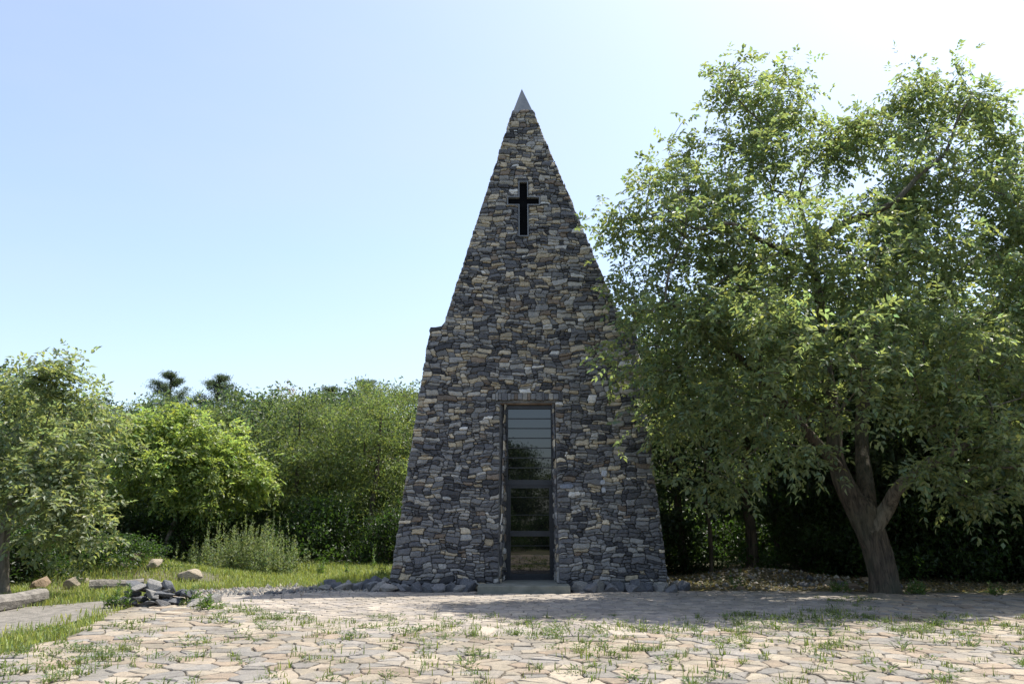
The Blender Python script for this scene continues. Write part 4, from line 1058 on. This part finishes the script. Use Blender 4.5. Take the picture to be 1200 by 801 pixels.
# fallen beams
for (xa, ya), (xb, yb), rr, lb in (((-4, 716), (48, 706), .15, 'long grey fallen log at the left photo edge'), ((104, 692), (168, 690), .13, 'short grey log lying left of the stone pile')):
    a = gnd(xa, ya); b = gnd(xb, yb); a[2] = b[2] = rr * .85; 
    if xa < 0: a = a + (a - b) * 0.8
    mb = MB(); n = 12
    P = [tuple(a + (b - a) * f + np.array([0, 0, .012 * math.sin(f * 7)])) for f in np.linspace(0, 1, 12)]
    mb.tube(P, lambda i, k: rr * (1 + .07 * math.sin(k * 2.1 + i * .4) + random.uniform(-.03, .03)), 14)
    tag(mb.build('fallen_log', M['log'], smooth=False), lb, 'log')
# gravel strip beside the terrace (uncountable)
r = np.random.default_rng(12); n = 5000
px = r.uniform(225, 470, n); py = 688 + (470 - px) / 245 * 8 + r.normal(0, 2.2, n)
G = np.array([gnd(a, b) for a, b in zip(px, py)])
n2 = 500; G2 = np.stack([r.normal(6.4, 1.7, n2), r.normal(20.4, .8, n2), np.zeros(n2)], 1); G = np.concatenate([G, G2]); n += n2
keep = ~((G[:, 0] > Lx(0)) & (G[:, 0] < Rx(0) + .3) & (G[:, 1] > YF - .2) & (G[:, 1] < YB)); G = G[keep]; n = len(G)
oc = np.array([(1, 0, 0), (0, 1, 0), (-1, 0, 0), (0, -1, 0), (0, 0, 1), (0, 0, -1)], float); of = [(0, 1, 4), (1, 2, 4), (2, 3, 4), (3, 0, 4), (1, 0, 5), (2, 1, 5), (3, 2, 5), (0, 3, 5)]
S = r.uniform(.015, .05, (n, 1, 1)) * r.uniform(.6, 1.2, (n, 1, 3)) * np.where(r.random((n, 1, 1)) < .1, 1.8, 1)
an = r.uniform(0, 6.28, n); V_ = oc[None] * S + r.normal(0, .006, (n, 6, 3)); ca, sa = np.cos(an)[:, None], np.sin(an)[:, None]
V_ = np.stack([V_[..., 0] * ca - V_[..., 1] * sa, V_[..., 0] * sa + V_[..., 1] * ca, V_[..., 2]], 2)
G[:, 2] = relief(G[:, 0], G[:, 1]) + .01
V_ += G[:, None]
Fc = (np.arange(n)[:, None, None] * 6 + np.array(of)[None]).ravel()
pc_ = np.array([(.34, .31, .26), (.25, .24, .22), (.42, .39, .33), (.16, .16, .16), (.3, .24, .18)])
tag(mesh_np('rubble', V_.reshape(-1, 3), Fc, np.full(n * 8, 3), M['rock'], col=np.repeat(pc_[r.integers(0, 5, n)], 6, 0)), 'loose pale rubble and pebbles strewn beside the terrace and on the bank', 'rubble', kind='stuff')

# ------------------------------------------------------------------ grass
def blades(name, P, h, r, base, wid=.014, label='', lean=.35, cat='grass'):
    n = len(P); an = r.uniform(0, 2 * PI, n); h = h * r.uniform(.5, 1.25, n); d = np.stack([np.cos(an), np.sin(an)], 1)
    ln = np.abs(r.normal(0, lean, n)) * h; sd = np.stack([-d[:, 1], d[:, 0], np.zeros(n)], 1); W = (wid * r.uniform(.7, 1.3, n))[:, None]
    V_ = np.empty((n, 5, 3), np.float32)
    mid = P + np.concatenate([d * (ln * .35)[:, None], (h * .6)[:, None]], 1); tip = P + np.concatenate([d * ln[:, None], (h * .95)[:, None]], 1)
    V_[:, 0] = P - sd * W * .5; V_[:, 1] = P + sd * W * .5; V_[:, 2] = mid + sd * W * .4; V_[:, 3] = mid - sd * W * .4; V_[:, 4] = tip
    i = np.arange(n) * 5
    Fq = np.stack([i, i + 1, i + 2, i + 3, i + 3, i + 2, i + 4], 1).ravel(); sz = np.tile([4, 3], n)
    return tag(mesh_np(name, V_.reshape(-1, 3), Fq, sz, M['grass'], col=np.repeat(leafcols(n, base, r, .2), 5, 0)), label, cat, kind='stuff')
r = np.random.default_rng(21)
def inpoly(x, y, poly):
    c = np.zeros(len(x), bool); m_ = len(poly)
    for k in range(m_):
        (x1, y1), (x2, y2) = poly[k], poly[(k + 1) % m_]
        c ^= ((y1 > y) != (y2 > y)) & (x < (x2 - x1) * (y - y1) / (y2 - y1 + 1e-12) + x1)
    return c
n = 150000
x = r.uniform(-17, -2.6, n); y = r.uniform(8, 29, n)
eL = np.array([edgeL(v) for v in y])
ok = (x < eL - .02) | (y > 18.4)
ok &= ~inpoly(x + r.normal(0, .3, n), y + r.normal(0, .22, n), pathpts)
ok &= ~((x > Lx(0) - .1) & (y > YF - .3))
# keep a bare strip for the rubble beside the terrace
ok &= ~((y < 19.2 + .0 * x) & (x > -6.6) & (y > 17.0) & (r.random(n) < .9))
pat = np.sin(x * 1.3) * np.sin(y * 1.1 + .5) + .6 * np.sin(x * 3.1 + y * 2.3)
ok &= (pat > -0.9 + r.normal(0, .3, n))
P = np.stack([x, y, np.zeros(n)], 1)[ok]; P[:, 2] = relief(P[:, 0], P[:, 1]) - .03
tall = .13 + .10 * np.clip(np.sin(P[:, 0] * .9 + 2) * np.sin(P[:, 1] * .8), 0, 1) + .12 * np.clip((P[:, 1] - 21) / 5, 0, 1)
blades('grass', P, tall, r, (0.25, 0.28, 0.085), .016, 'bright green grass growing left of the chapel and along the path')
# grass in the paving joints
q = []
tuftc = [(r.uniform(-6.2, 13), r.uniform(5.2, 13.5)) for _ in range(700)]
# denser patches seen along the terrace rim
for _ in range(160):
    a = r.uniform(-2.75, -0.25); rr = TR + r.normal(.25, .3); tuftc.append((TC[0] + rr * math.cos(a), TC[1] + rr * math.sin(a)))
for px, py, k in ((710, 762, 14), (650, 742, 8), (780, 737, 8), (720, 770, 10), (885, 725, 14), (870, 745, 8), (955, 760, 8), (460, 742, 6), (60, 790, 12), (120, 765, 8), (30, 745, 14), (90, 780, 8), (1130, 735, 10), (15, 765, 16), (1180, 735, 8), (1085, 740, 8), (170, 770, 6), (990, 725, 8)):
    c = gnd(px, py)
    for _ in range(k): tuftc.append((c[0] + r.normal(0, .3), c[1] + r.normal(0, .3)))
for (cx_, cy_) in tuftc:
    m_ = r.integers(4, 26); sg = r.uniform(.02, .07)
    ang = r.uniform(0, PI); t = r.normal(0, sg * 1.8, m_)
    q.append(np.stack([cx_ + t * math.cos(ang) + r.normal(0, sg * .5, m_), cy_ + t * math.sin(ang) + r.normal(0, sg * .5, m_), np.zeros(m_)], 1))
P = np.concatenate(q); blades('joint_grass', P, .085 * np.exp(r.normal(0, .3, len(P))), r, (0.15, 0.185, 0.055), .013, 'thin green grass sprouting from the joints between flagstones', .5)
tc = np.array(tuftc); sel = tc[r.random(len(tc)) < .6]; k_ = 26
c_ = np.repeat(sel, k_, 0); nn_ = len(c_); sz_ = np.repeat(r.uniform(.5, 1.5, len(sel)), k_)
o_ = r.normal(0, .05, (nn_, 2)) * sz_[:, None]; a_ = np.arctan2(o_[:, 1], o_[:, 0]) + r.normal(0, .5, nn_)
Pz = np.stack([c_[:, 0] + o_[:, 0], c_[:, 1] + o_[:, 1], .02 + r.random(nn_) * .06 * sz_], 1)
tag(leaves_mesh('joint_weeds', Pz, np.stack([np.cos(a_), np.sin(a_), r.uniform(.1, .9, nn_)], 1), np.tile([0, 0, 1.0], (nn_, 1)), r.uniform(.03, .065, nn_) * sz_, r.uniform(.012, .024, nn_) * sz_, leafcols(nn_, (.085, .125, .038), r, .2), None, M['grass']),
    'low leafy weeds growing in the joints between flagstones', 'weeds', kind='stuff')
# leaf litter in the shade
n = 16000; x = r.uniform(3.8, 14, n); y = r.uniform(18.3, 25, n); P = np.stack([x, y, relief(x, y) + .0], 1)
o = leaves_mesh('leaf_litter', P, r.normal(0, 1, (n, 3)) * np.array([1, 1, .2]), np.tile([0, 0, 1.0], (n, 1)) + r.normal(0, .3, (n, 3)), r.uniform(.06, .12, n), r.uniform(.03, .06, n), leafcols(n, (.2, .16, .1), r, .3), None, M['grass'])
tag(o, 'dry fallen leaves littering the bank under the trees', 'leaves', kind='stuff')
print('done')
